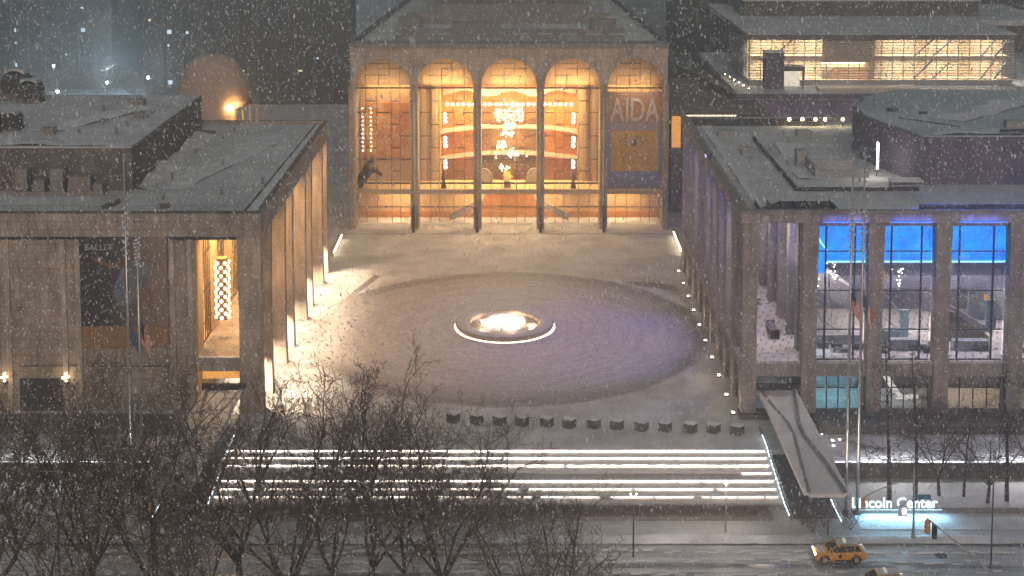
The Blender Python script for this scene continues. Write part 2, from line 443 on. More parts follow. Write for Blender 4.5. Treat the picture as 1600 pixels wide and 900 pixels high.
tag(MB().box(-300, 300, -54.45, -54.2, ZS - 0.3, ZS - 0.02).build('kerb', M['concrete']), kind='structure')
tag(MB().box(-300, 300, -110, -63.6, ZS - 0.3, ZS - 0.03).build('pavement', M['ground']), kind='structure')
mt = MB()
for yy, h in ((-56.3, 0.05), (-58.0, 0.035), (-60.1, 0.04)):
    for i in range(150):
        if rnd.random() < .38: continue
        x = -55 + i*0.8 + rnd.random()*0.4
        mt.cbox((x, yy + 0.25*math.sin(x*0.13 + yy) + rnd.gauss(0, .16), ZS - 0.15 + h*rnd.random()), (0.95, 0.10 + 0.16*rnd.random(), h*1.6), rnd.uniform(-.06, .06))
tag(mt.build('snow_ridges', M['snow_white']), 'thin ridges of slush between the wheel tracks of the avenue', 'slush', kind='stuff')

# hedge bed along the foot of the steps
hb = thing('hedge', 'long low reddish brown hedge at the foot of the lit steps', 'hedge', (0, -49.5, ZS))
mb = MB().box(-30, 26.2, -50.4, -48.2, ZS, ZS + 0.35); mb.build('planting_bed', M['concrete'], hb)
mb = MB(); r2 = random.Random(3)
for i in range(7000):
    x = r2.uniform(-29.8, 26); y = r2.uniform(-50.3, -48.3); z = ZS + 0.35
    d = Vector((r2.uniform(-.5, .5), r2.uniform(-.5, .5), 1)).normalized()*r2.uniform(.25, .6)
    mb.tube((x, y, z), (x+d.x, y+d.y, z+d.z), 0.022, 0.008, 3, False)
mb.build('foliage', plain('hedge_twigs', (0.15, 0.095, 0.07), 0.9, 0, 0.4, 3), hb, recalc=False)
for x0, x1, z0 in ((-28.6, 28.0, ZS),):
    tag(MB().box(x0, x1, -48.1, -47.8, ZS, ZS + 0.28).build('kerb', M['concrete']), kind='structure')

# ================================================================== FOUNTAIN
fx, fy = 0.2, 1.6
ft = thing('fountain', 'round granite fountain with glowing white water in the middle of the plaza', 'fountain', (fx, fy, 0))
fp = []
M['granite'] = plain('granite', (0.24, 0.17, 0.13), 0.45, 0, 0.25, 3)
MB().lathe([(4.55, -0.1), (4.55, 0.52), (4.7, 0.64), (6.2, 0.64), (6.45, 0.54), (6.45, 0.33), (5.5, 0.22), (5.5, 0.0)], (fx, fy, 0), 96).build('bench_ring', M['granite'], ft, True)
MB().lathe([(4.75, 0.645), (4.9, 0.69), (6.0, 0.69), (6.25, 0.64)], (fx, fy, 0), 96).build('snow_cover', snow('snow_bench', (0.46, .44, .43), (0.62, 0.60, 0.59), 1.2), ft, True)
MB().lathe([(6.30, 0.06), (6.60, 0.045), (6.60, 0.012), (6.30, 0.012)], (fx, fy, 0), 96).build('light_ring', glow('ring_light', (1, 0.80, 0.55), 5.0), ft)
MB().lathe([(0.001, 0.12), (4.53, 0.12)], (fx, fy, 0), 64).build('basin', M['granite'], ft)
wm = MB(); r2 = random.Random(5)
for i in range(430):
    a = r2.uniform(0, 2*math.pi); q = 2.75*math.sqrt(r2.random()); x = fx + q*math.cos(a); y = fy + q*math.sin(a)*0.95
    h = 0.35 + 0.95*(1 - (q/3.9)**2)*r2.uniform(.75, 1.0)
    pts = [(x + r2.uniform(-.05, .05), y + r2.uniform(-.05, .05), 0.1 + h*k/4) for k in range(5)]
    wm.path(pts, [0.04, 0.045, 0.05, 0.06, 0.02], 4)
    for _ in range(3): wm.ball((x + r2.gauss(0, .12), y + r2.gauss(0, .12), .1 + h*r2.uniform(.5, 1.12)), r2.uniform(.02, .05), 5, 3)
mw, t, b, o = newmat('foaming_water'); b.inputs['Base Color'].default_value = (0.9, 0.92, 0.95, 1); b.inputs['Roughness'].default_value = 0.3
b.inputs['Emission Color'].default_value = (1, 0.95, 0.86, 1); b.inputs['Emission Strength'].default_value = 0.5  # glow painted into the water on top of the basin lamps
wm.build('water', mw, ft, True, recalc=False)
for k in range(5):
    a = 2*math.pi*k/5
    lamp('POINT', (fx + 3.5*math.cos(a), fy + 3.5*math.sin(a), 0.6), 230, (1, 0.80, 0.56), ft, 0.25)

# ================================================================== STONE BLOCKS row
pb = None
blk_m = plain('dark_block', (0.10, 0.09, 0.085), 0.75, 0, 0.3, 2)
for i in range(13):
    x = 25.4 - 2.55*i + rnd.uniform(-.12, .12); y = -33.4 + i*0.26 + rnd.uniform(-.1, .1); rz = R(-32 + rnd.uniform(-6, 6))
    lab = 'dark stone block capped with snow, in the row before the top step'
    if i == 0: lab = 'dark snow capped stone block at the right end of the row before the steps'
    if pb is None:
        pb = thing('stone_block', lab, 'block', (0, 0, 0), 0, 'dark stone blocks lined up before the steps')
        MB().prism([(-.56, -.46), (.56, -.46), (.70, .46), (-.70, .46)], 0, 0.92).build('body', blk_m, pb, bevel=0.04)
        MB().prism([(-.55, -.45), (.55, -.45), (.69, .45), (-.69, .45)], 0.925, 1.03).build('snow_cover', M['snow_white'], pb, bevel=0.03)
        pb.location = (x, y, 0); pb.rotation_euler.z = rz
    else: copy_tree(pb, (x, y, 0), rz, None, lab)

# ================================================================== OPERA HOUSE
Y0 = 50.7
oh = thing('opera_house', 'opera house with five tall glowing arches at the far side of the plaza', 'opera house', (0.4, Y0, 0))
ac = [0.4 + 10.42*k for k in (-2, -1, 0, 1, 2)]
HW, ZSP, ZT, YB = 4.58, 23.9, 30.2, 54.6
mb = MB(); NA = 24
for xc in ac:
    arc = [(xc + HW*math.cos(math.pi*(1 - k/NA)), ZSP + HW*math.sin(math.pi*(1 - k/NA))) for k in range(NA+1)]
    L, Rr = xc - 5.21, xc + 5.21
    for yy in (Y0, YB):
        mb.quad((L, yy, 0), (xc-HW, yy, 0), (xc-HW, yy, ZSP), (L, yy, ZSP))
        mb.quad((xc+HW, yy, 0), (Rr, yy, 0), (Rr, yy, ZSP), (xc+HW, yy, ZSP))
        top = [(L, ZT)] + [(x, ZT) for x, z in arc[1:-1]] + [(Rr, ZT)]
        mb.quad((L, yy, ZSP), (arc[0][0], yy, ZSP), (arc[0][0], yy, ZSP+.001), (L, yy, ZT))
        for k in range(NA):
            mb.quad((arc[k][0], yy, arc[k][1]), (arc[k+1][0], yy, arc[k+1][1]), (top[k+1][0], yy, ZT), (top[k][0], yy, ZT))
        mb.quad((Rr, yy, ZSP), (Rr, yy, ZT), (arc[-1][0], yy, ZSP+.001), (arc[-1][0], yy, ZSP))
    prof = [(xc-HW, 0)] + arc + [(xc+HW, 0)]
    for k in range(len(prof)-1):
        mb.quad((prof[k][0], Y0, prof[k][1]), (prof[k+1][0], Y0, prof[k+1][1]), (prof[k+1][0], YB, prof[k+1][1]), (prof[k][0], YB, prof[k][1]))
XL, XR = ac[0] - 5.21, ac[-1] + 5.21
mb.quad((XL, Y0, 0), (XL, YB, 0), (XL, YB, ZT), (XL, Y0, ZT)); mb.quad((XR, Y0, 0), (XR, YB, 0), (XR, YB, ZT), (XR, Y0, ZT))
mb.quad((XL, Y0, ZT), (XR, Y0, ZT), (XR, YB, ZT), (XL, YB, ZT))
mb.build('facade', M['travertine_light'], oh, recalc=False)
# vertical fins on the pier fronts
for k in range(6):
    x = ac[0] - 5.21 + 10.42*k
    MB().prism([(x-.30, Y0-.004), (x, Y0-.85), (x+.30, Y0-.004)], 0, 24.2).build('pier_fin', M['travertine_light'], oh)
mb = MB().box(XL-.1, XR+.1, Y0-.25, YB, ZT+.002, ZT+.75); mb.build('cornice', M['concrete'], oh)
M['roofplant'] = plain('plant_grey', (.20, .185, .175), .7)
# side and rear body, roof
mb = MB()
mb.prism([(XL, YB+.01), (XL+.35, YB+.01), (XL+4.5, 135), (XL+4.1, 135)], 0, ZT)
mb.prism([(XR, YB+.01), (XR-.35, YB+.01), (XR-4.5, 135), (XR-4.1, 135)], 0, ZT)
mb.prism([(XL+4.5, 134.6), (XR-4.5, 134.6), (XR-4.5, 135.2), (XL+4.5, 135.2)], 0, ZT)
mb.each('wall', M['concrete'], oh)
MB().prism([(XL+.4, YB+.02), (XR-.4, YB+.02), (XR-4.6, 134.5), (XL+4.6, 134.5)], ZT-.5, ZT+.1).build('roof', M['snow_roof'], oh)
mb = MB()
for (a, b_, c, d) in ((XL, XL+.45, XL+4.6, XL+4.1), (XR, XR-.45, XR-4.6, XR-4.1)):
    mb.prism([(a, YB+.03), (b_, YB+.03), (c, 134), (d, 134)], ZT+.11, ZT+1.0)
mb.each('parapet', M['dark_wall'], oh)
mb = MB(); r2 = random.Random(12)
mb.box(-9.5, -1.2, 66, 69, ZT+.11, ZT+2.3); mb.box(-17.5, -14.5, 64.5, 67, ZT+.11, ZT+1.8); mb.box(15, 19.5, 73, 77, ZT+.11, ZT+2.0)
mb.box(-19, 20, 60.2, 60.7, ZT+.11, ZT+.9); mb.box(-20, 21, 70.5, 71, ZT+.11, ZT+.8); mb.box(-19, 19, 84, 85, ZT+.11, ZT+2.2); mb.box(-20, -16, 79, 82, ZT+.11, ZT+1.8)
mb.box(-16, 16, 97, 98, ZT+.11, ZT+2.5)
for i in range(9): x = -18 + i*4.3; mb.box(x, x+1.2+r2.random(), 61.5, 62.6, ZT+.11, ZT+.7+r2.random())
mb.each('roof_plant', M['roofplant'], oh)
MB().box(-15, 16, 104, 130, ZT+.12, ZT+13).build('stage_tower', M['dark_wall'], oh)

# glass curtain in each arch with bronze mullions
YG = 53.9
hb_ = [0, 5.1, 7.6, 11.6, 15.3, 19.2, 22.9]
for ai, xc in enumerate(ac):
    arc = [(xc + (HW-.02)*math.cos(math.pi*(1 - k/NA)), ZSP + (HW-.02)*math.sin(math.pi*(1 - k/NA))) for k in range(NA+1)]
    g_ = MB(); g_.add([(xc-HW+.02, YG, 0.05)] + [(x, YG, z) for x, z in arc] + [(xc+HW-.02, YG, 0.05)], [tuple(range(NA+3))])
    w = g_.build('window', M['glass'], oh, recalc=False)
    mu = MB(); th = 0.085
    r3 = random.Random(20 + ai)
    vx = [-3.0, -1.2, 1.25, 2.7] if ai % 2 == 0 else [-2.7, -1.25, 1.2, 3.0]
    def topz(dx): return ZSP + math.sqrt(max(HW*HW - dx*dx, 0)) - .02
    for j, dx in enumerate(vx):
        z0 = 0.1
        mu.box(xc+dx-th/2, xc+dx+th/2, YG-.11, YG-.01, z0, 5.05)
        mu.box(xc+dx-th/2, xc+dx+th/2, YG-.11, YG-.01, 5.95, topz(dx) if j in (0, 3) else 23.2)
    mu.box(xc-HW+.03, xc+HW-.03, YG-.13, YG-.012, 6.9, 7.15)
    mu.box(xc-HW+.03, xc+HW-.03, YG-.13, YG-.012, 23.0, 23.25)
    cols = [-HW+.05] + vx + [HW-.05]
    for j in range(5):
        zz = 7.1 + (1.9 if j % 2 else 3.9)
        while zz < 22.5:
            if not (j == 2 and ai == 2 and zz < 11): mu.box(xc+cols[j]+.06, xc+cols[j+1]-.06, YG-.12, YG-.012, zz, zz+.17)
            zz += 3.95
    for dz, a, b_ in ((25.2, -3.0, .4), (26.3, -.8, 3.2), (27.2, -2.4, 1.0)): mu.box(xc+a, xc+b_, YG-.12, YG-.012, dz, dz+.1)
    mu.box(xc-.85, xc-.75, YG-.115, YG-.012, 23.3, 26.3); mu.box(xc+.9, xc+1.0, YG-.115, YG-.012, 25.2, 28)
    mu.box(xc-HW+.03, xc+HW-.03, YG-.1, YG-.012, 2.9, 3.05)
    mu.build('mullion', M['bronze'], w)
# interior
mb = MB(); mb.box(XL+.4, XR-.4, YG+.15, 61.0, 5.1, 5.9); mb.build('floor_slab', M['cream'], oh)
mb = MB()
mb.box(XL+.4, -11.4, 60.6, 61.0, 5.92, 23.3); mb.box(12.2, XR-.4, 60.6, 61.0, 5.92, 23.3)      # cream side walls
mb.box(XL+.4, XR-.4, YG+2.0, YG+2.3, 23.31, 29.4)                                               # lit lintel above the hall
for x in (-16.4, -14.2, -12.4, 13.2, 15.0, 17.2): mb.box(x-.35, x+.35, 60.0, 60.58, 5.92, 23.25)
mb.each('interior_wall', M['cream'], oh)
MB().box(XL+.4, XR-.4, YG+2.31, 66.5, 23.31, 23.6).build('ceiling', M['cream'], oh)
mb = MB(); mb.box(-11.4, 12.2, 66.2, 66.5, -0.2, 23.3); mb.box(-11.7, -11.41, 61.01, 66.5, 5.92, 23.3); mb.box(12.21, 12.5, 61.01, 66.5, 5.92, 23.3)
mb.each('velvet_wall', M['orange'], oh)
mb = MB().box(-5.2, 6.0, 65.6, 66.15, 5.92, 18.0); mb.build('stage_screen', M['brownwood'], oh)
def ubalc(z):
    pts = []
    for k in range(33):
        u = -1 + 2*k/32; x = 0.4 + u*11.6
        pts.append((x, 64.6 - 5.2*abs(u)**2.4))
    pr = MB()
    for k in range(32):
        (x0, y0), (x1, y1) = pts[k], pts[k+1]
        pr.add([(x0, y0, z), (x1, y1, z), (x1, y1, z+.7), (x0, y0, z+.7), (x0, y0+.3, z), (x1, y1+.3, z), (x1, y1+.3, z+.7), (x0, y0+.3, z+.7)],
               [(0,1,2,3), (5,4,7,6), (3,2,6,7), (1,0,4,5)])
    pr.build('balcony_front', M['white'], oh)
    fl = MB(); 
    fl.prism([(x, y+.31) for x, y in pts] + [(12.0, 65.5), (-11.2, 65.5)], z-.1, z+.05); fl.build('balcony_floor', M['orange'], oh)
for z in (9.6, 14.3): ubalc(z)
mb = MB()
for k in range(32):
    u0, u1 = -1 + 2*k/32, -1 + 2*(k+1)/32
    mb.box(0.4+u0*11.5, 0.4+u1*11.5-.001, 63.0 + 1.5*u0*u0, 64.6, 20.6 + .5*math.cos(u0*9), 21.4)
mb.build('canopy_moulding', M['white'], oh)
# ground foyer
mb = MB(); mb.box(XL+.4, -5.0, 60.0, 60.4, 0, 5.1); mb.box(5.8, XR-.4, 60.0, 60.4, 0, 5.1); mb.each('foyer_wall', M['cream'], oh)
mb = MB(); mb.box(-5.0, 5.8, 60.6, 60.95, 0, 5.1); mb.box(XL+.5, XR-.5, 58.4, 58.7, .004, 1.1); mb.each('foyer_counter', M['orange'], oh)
mb = MB()
for sx in (-1, 1):
    for k in range(14):
        a0, a1 = R(8 + 6*k), R(14 + 6*k)
        for q0, z in ((5.6, 1.2 + .28*k),):
            xx0, yy0 = 0.4 + sx*(11.0 - q0*math.sin(a0)*1.25), 60.4 - q0*math.cos(a0)*.9
            xx1, yy1 = 0.4 + sx*(11.0 - q0*math.sin(a1)*1.25), 60.4 - q0*math.cos(a1)*.9
            mb.add([(xx0, yy0, z-1), (xx1, yy1, z-.72), (xx1, yy1, z+.6), (xx0, yy0, z+.35), (xx0, yy0+.3, z-1), (xx1, yy1+.3, z-.72), (xx1, yy1+.3, z+.6), (xx0, yy0+.3, z+.35)],
                   [(0,1,2,3), (5,4,7,6), (3,2,6,7), (1,0,4,5)])
mb.build('stair_parapet', M['white'], oh)
mb = MB()
for sx in (-1, 1):   # curved upper stair parapets either side of the flowers
    vs = []; fs = []
    for k in range(13):
        a = math.pi*k/12
        vs += [(0.4 + sx*4.4 - 1.6*math.cos(a), 58.6 - .0*k, 5.95), (0.4 + sx*4.4 - 1.6*math.cos(a), 58.6, 6.6 + 1.9*math.sin(a)), (0.4 + sx*4.4 - 1.6*math.cos(a), 58.9, 5.95), (0.4 + sx*4.4 - 1.6*math.cos(a), 58.9, 6.6 + 1.9*math.sin(a))]
    for k in range(12): fs += [(4*k, 4*k+4, 4*k+5, 4*k+1), (4*k+2, 4*k+3, 4*k+7, 4*k+6), (4*k+1, 4*k+5, 4*k+7, 4*k+3)]
    mb.add(vs, fs)
mb.build('stair_arch', M['white'], oh)
mb = MB().box(XL+.5, XR-.5, 54.35, 54.42, 6.75, 6.83)
for k in range(50): x = XL+.6 + k*1.03; mb.box(x, x+.05, 54.36, 54.41, 5.92, 6.75)
mb.build('railing', M['bronze'], oh)
# band of small globes under the ceiling, wall sconces
mb = MB()
for k in range(24):
    x = -10.3 + k*0.93
    mb.ball((x, 62.2, 18.9), 0.27, 8, 5); 
mb.build('globe_row', M['bulb'], oh, True)
for sx, z in ((-1, 16.8), (-1, 12.6), (-1, 8.9), (1, 16.8), (1, 12.6), (1, 8.9)):
    mb = MB()
    for dz, dy in ((0, 0), (.75, -.5), (-.8, .4)): mb.ball((0.4 + sx*11.0, 60.9 + dy, z+dz), 0.30, 8, 5)
    mb.build('wall_lamp', M['bulb'], oh, True)
for k, x in enumerate((-4.6, 5.4)):
    MB().ball((x, 59.8, 8.0), 0.28, 8, 5).build('wall_lamp', M['bulb'], oh, True)
# strings of small crystal lights in the left bay
for x in (-24.3, -22.9):
    mb = MB()
    for k in range(11): mb.ball((x + .08*(k % 2), 56.5, 12.0 + k*.72), 0.10, 6, 4)
    mb.build('crystal_string', M['bulb'], oh)
# warm doors/ground strip light at foot of each glass bay
for xc in ac: MB().box(xc-3.9, xc+3.9, YG-.30, YG-.16, 0.05, 0.30).build('sill_light', glow('sill_light', (1, .74, .42), .7), oh)
# lights inside
for x in (-20, -6.5, 0.4, 7.3, 20.8):
    lamp('AREA', (x, 58.3, 23.0), 4000 if abs(x-.4) < 12 else 900, (1, 0.62, 0.27), oh, 8, 5, rot=(0, 0, 0))
for x in (-18, -5, 6, 19): lamp('AREA', (x, 57, 4.9), 900, (1, 0.62, 0.30), oh, 7, 3)
for x in ac: lamp('AREA', (x, 52.2, 23.4), 150, (1, 0.70, 0.42), oh, 6, 1.2); lamp('AREA', (x, 54.6, 23.2), 420 if x > -15 and x < 15 else 170, (1, .60, .28), oh, 7, .5, rot=(R(165), 0, 0))
lamp('POINT', (0.4, 61, 14), 3800, (1, 0.62, 0.26), oh, 1.0)

# chandeliers hanging in the middle bays
def starburst(loc, r, n, seed, label, strength):
    t_ = thing('chandelier', label, 'chandelier', loc, 0, 'starburst chandeliers in the opera foyer')
    r3 = random.Random(seed); sp_ = MB(); bl = MB()
    for i in range(n):
        d = Vector((r3.gauss(0, 1), r3.gauss(0, .6), r3.gauss(0, .45))).normalized()*r*r3.uniform(.55, 1)
        p = Vector(loc) + d
        sp_.tube(loc, p, .02, .012, 3, False); bl.ball(p, .10, 6, 4)
    sp_.build('spoke', M['steel'], t_); bl.build('bulb', M['bulb'], t_)
    MB().tube((loc[0], loc[1], loc[2]), (loc[0], loc[1], 23.3), .02, .02, 4).build('rod', M['steel'], t_)
starburst((0.2, 58.6, 17.9), 2.7, 90, 1, 'largest starburst chandelier, a wide cluster near the ceiling', 1)
starburst((0.6, 57.6, 16.2), 0.9, 26, 2, 'small starburst chandelier just under the big cluster', 1)
starburst((0.1, 57.2, 14.9), 1.15, 32, 3, 'middle starburst chandelier, third from the top', 1)
starburst((-1.0, 57.6, 12.7), 1.0, 28, 4, 'starburst chandelier hanging left of the line, fourth from the top', 1)
starburst((1.0, 57.0, 11.3), 1.0, 28, 5, 'starburst chandelier hanging right of the line, second from the bottom', 1)
starburst((-0.4, 57.4, 8.8), 0.85, 26, 6, 'lowest starburst chandelier, just above the flowers', 1)
# flower arrangement
fl = thing('flower_arrangement', 'tall yellow flower arrangement on a pale pedestal in the middle arch', 'flowers', (0.1, 55.6, 5.9))
MB().box(-.45, .65, 55.1, 56.1, 5.9, 7.0).build('pedestal', M['white'], fl)
mb = MB(); r3 = random.Random(4)
for i in range(110):
    d = Vector((r3.gauss(0, .42), r3.gauss(0, .35), abs(r3.gauss(0, 1)) * .72))
    mb.ball((0.1 + d.x, 55.6 + d.y, 7.3 + d.z), r3.uniform(.08, .17), 6, 4)
mb.build('blossom', plain('yellow_blossom', (.85, .62, .16), .7, 0, .3, 6, (1, .7, .2), .5), fl)
# orange painted wall panel in the left arch (plain stand-in) and sculpture on the landing
m, t, b, o = newmat('mural_paint'); n1 = noise(t, .55, 5, .65); n2 = noise(t, 1.4, 3)
c = ramp(t, n1, [(.3, (.50, .15, .03)), (.5, (.66, .27, .06)), (.62, (.80, .45, .18)), (.72, (.55, .50, .50))])
t.links.new(mixc(t, ramp(t, n2, [(.55, (0, 0, 0)), (.7, (.5, .5, .5))]), c, (.75, .6, .45)), b.inputs['Base Color'])
tag(MB().box(-24.9, -16.6, 58.8, 59.0, 10.2, 19.8).build('mural', m), 'large orange painted panel hanging inside the left arch', 'mural')
for x, lab in ((-10.6, 'dark bronze figure standing on the landing in the second arch'), (11.2, 'dark bronze figure standing on the landing in the fourth arch')):
    t_ = thing('sculpture', lab, 'sculpture', (x, 54.95, 5.9), 0, 'bronze figures on the opera landing')
    MB().box(x-.45, x+.45, 54.65, 55.35, 5.9, 6.5).build('plinth', M['dark'], t_)
    MB().lathe([(.02, 6.5), (.32, 6.52), (.24, 7.1), (.34, 7.6), (.28, 8.0), (.11, 8.15), (.17, 8.35), (.13, 8.55), (.01, 8.62)], (x, 54.95, 0), 10).build('figure', M['bronze'], t_, True)
mb = MB(); mb.path([(-25.0, 55.6, 5.9), (-24.6, 55.6, 7.2), (-23.6, 55.6, 8.5), (-22.9, 55.6, 10.2), (-22.6, 55.6, 11.4)], [.6, .8, .9, .55, .2], 8)
mb.path([(-23.6, 55.6, 8.4), (-22.2, 55.6, 8.9), (-21.0, 55.6, 8.0)], [.6, .5, .25], 8)
tag(mb.build('sculpture', M['bronze'], None, True), 'large dark sculpture on the landing inside the leftmost arch', 'sculpture')
# dark pylons at the pier feet
for k in range(1, 5):
    x = ac[0] - 5.21 + 10.42*k
    t_ = thing('poster_pylon', ('dark slim pylon at the pier right of the leftmost arch', 'dark slim pylon at the pier left of the middle arch', 'dark slim pylon at the pier right of the middle arch', 'dark slim pylon at the pier beside the banner')[k-1], 'pylon', (x, 49.0, 0), 0, 'pylons at the arch piers')
    MB().box(x-.22, x+.22, 48.5, 49.6, 0, 4.3).build('body', M['dark'], t_)
    MB().box(x+.221, x+.235, 48.6, 49.5, .5, 4.1).build('poster', plain('poster_print', (.35, .28, .2), .5), t_)

# AIDA banner hung in the right arch
def text_mesh(txt, size, ext, name, m_, parent, loc, rot=(R(90), 0, 0), sx=1.0, align='CENTER', bold=0.0):
    cu = bpy.data.curves.new(name, 'FONT'); cu.body = txt; cu.size = size; cu.extrude = ext; cu.align_x = align; cu.offset = bold
    o = bpy.data.objects.new(name, cu)
    me = bpy.data.meshes.new_from_object(o); bpy.data.objects.remove(o); bpy.data.curves.remove(cu)
    me.name = name; me.materials.append(m_)
    o = bpy.data.objects.new(name, me); COL.objects.link(o)
    off = wloc(parent) if parent else Vector((0, 0, 0))
    o.location = Vector(loc) - off; o.rotation_euler = rot; o.scale = (sx, 1, 1)
    if parent: o.parent = parent
    return o
bn = thing('banner', 'tall opera banner lettered AIDA with a painted eye, filling the right arch', 'banner', (21.3, 53.2, 6))
m, t, b, o = newmat('banner_cloth'); g = node(t, 'ShaderNodeNewGeometry'); sp = node(t, 'ShaderNodeSeparateXYZ'); t.links.new(g.outputs['Position'], sp.inputs[0])
hz_ = mth(t, 'DIVIDE', mth(t, 'SUBTRACT', mth(t, 'ADD', sp.outputs[2], mth(t, 'MULTIPLY', mth(t, 'SUBTRACT', noise(t, .5), .5), 2.5)), 6.0), 17.0)
t.links.new(ramp(t, hz_, [(0.0, (.20, .19, .22)), (0.12, (.22, .22, .36)), (.2, (.25, .27, .45)), (.55, (.32, .36, .50)), (.7, (.42, .27, .16)), (.8, (.52, .25, .08)), (1, (.32, .22, .16))]), b.inputs['Base Color']); b.inputs['Roughness'].default_value = .8
MB().box(16.75, 25.85, 53.15, 53.22, 6.2, 22.6).build('cloth', m, bn)
m2 = plain('papyrus', (.62, .36, .11), .8, 0, .28, 1.2)
MB().box(17.3, 25.2, 53.10, 53.145, 9.2, 16.1).build('yellow_panel', m2, bn)
eye = MB(); ez, ex = 13.9, 21.2
up = [(ex - 2.0 + 4.0*k/16, ez + .75*math.sin(math.pi*k/16)) for k in range(17)]
lo = [(ex + 2.0 - 4.0*k/16, ez - .55*math.sin(math.pi*k/16)) for k in range(1, 16)]
eye.prism(up + lo, 53.085, 53.098, 'y'); eye.build('eye_white', plain('eye_white', (.62, .44, .22), .8), bn)
mb = MB(); mb.prism([(ex + .55*math.cos(2*math.pi*k/20), ez + .08 + .5*math.sin(2*math.pi*k/20)) for k in range(20)], 53.075, 53.083, 'y'); 
mb.path([(x - .0, 53.09, z + .55) for x, z in [(ex-2.6, ez-.3)] + up + [(ex+2.7, ez-.2)]], .07, 4)
mb.path([(x, 53.09, z) for x, z in up], .05, 4); mb.path([(x, 53.09, z) for x, z in lo], .05, 4)
mb.build('eye_line', plain('eye_line', (.13, .07, .035), .8), bn)
mb = MB()
for seg in ([(18.6, 13.2), (19.6, 12.0), (19.4, 10.8)], [(20.2, 12.6), (19.0, 10.6)], [(19.5, 12.2), (20.6, 11.6)], [(21.2, 13.0), (22.6, 11.2), (24.6, 9.8)]):
    mb.path([(x, 53.09, z) for x, z in seg], .09, 4)
mb.build('brush_stroke', plain('brush_stroke', (.55, .17, .03), .8), bn)
text_mesh('AIDA', 5.6, .02, 'lettering', plain('banner_letters', (.64, .57, .49), .7), bn, (21.3, 53.08, 17.7), sx=.62, bold=.03)

# low walls with a light line beside the opera house
for x0, y0, x1, y1, lab in ((-26.5, 44.5, -26.2, 34.5, 'low wall with a light line left of the opera house'), (27.2, 46.5, 26.9, 35.0, 'low wall with a light line right of the opera house')):
    t_ = thing('low_wall', lab, 'wall', (x0, y0, 0))
    sx = 1 if x0 < 0 else -1
    MB().box(x0-.5 if sx > 0 else x0+.1, x0-.1 if sx > 0 else x0+.5, y1, y0, 0, .8).build('coping', M['travertine'], t_)
    MB().box(x0-.09, x0+.09, y1, y0, .55, .75).build('light_strip', M['led_warm'], t_)

# ================================================================== LEFT: BALLET THEATRE
kt = thing('theater', 'pale stone theatre with a lit colonnade on the left of the plaza', 'theatre', (-45, 0, 0))
RT = 22.5
mb = MB(); mb.box(-70, -33.8, -27, -26.4, 0, 19.88); mb.box(-70, -33.8, 27.4, 28, 0, 19.88); mb.each('wall', M['travertine'], kt)
# panel piers on the front
mb = MB()
for x in (-34.2, -36.2, -46.6, -48.2, -54.4, -61): mb.box(x-.28, x+.28, -27.22, -27.002, 0, 19.5)
mb.each('front_pier', M['travertine_light'], kt)
mb = MB(); mb.box(-62, -46.35, -27.26, -27.003, 19.5, 19.86); mb.box(-36.2, -26.6, -27.62, -27.30, 19.55, 19.86); mb.each('gap_shade', M['dark'], kt)  # dark boxes stand in for the shaded slot under the fascia
mb = MB(); mb.box(-53.3, -36.5, -27.1, -27.003, 5.05, 5.2); mb.build('string_course', M['dark_wall'], kt)
mb = MB(); mb.box(-70, -26.2, -27.6, -27.0 + .6, 19.9, RT); mb.box(-26.9, -26.2, -26.39, 28, 19.9, RT); mb.box(-70, -26.91, 27.4, 28, 19.9, RT); mb.build('fascia', M['travertine'], kt)
MB().box(-70, -26.92, -26.38, 27.39, 19.9, 21.9).build('roof', M['snow_roof'], kt)
mb = MB()
mb.tube((-28.6, -25.2, 22.0), (-28.0, 27, 22.0), .10, .10, 6); mb.tube((-60, -25.0, 22.05), (-28.6, -25.0, 22.05), .07, .07, 6)
for i in range(34): mb.tube((-60 + i*.95, -25, 21.9), (-60 + i*.95, -25, 22.7), .02, .02, 4)
mb.tube((-60, -25.0, 22.7), (-28.6, -25.0, 22.7), .025, .025, 4)
mb.build('roof_rail', M['dark'], kt)
mb = MB(); mb.box(-75, -43.8, -14.4, 23, 21.91, 27.0); mb.build('attic', M['dark_wall'], kt)
MB().box(-75, -43.95, -14.2, 22.9, 27.002, 27.18).build('snow_cover', M['snow_roof'], kt)
mb = MB()
for x0, x1, z1 in ((-57.0, -55.6, 25.0), (-54.9, -53.6, 23.6), (-52.9, -51.4, 25.0), (-50.8, -48.2, 24.0), (-47.9, -46.8, 23.2)): mb.box(x0, x1, -16.4, -14.8, 21.91, z1)
mb.box(-58, -46.4, -17.2, -16.9, 21.91, 22.4)
mb.each('roof_plant', plain('roof_plant_grey', (.22, .20, .19), .7), kt)
mb = MB(); mb.prism([(-44.9, -23.2), (-44.2, -23.0), (-43.4, -20.0), (-43.9, -19.8)], 21.91, 22.3); mb.cbox((-38, -22.6, 22.1), (1.2, .6, .5), .4); mb.cbox((-42.5, 20.5, 22.1), (2.2, .8, .5)); mb.each('roof_hatch', M['dark_wall'], kt)
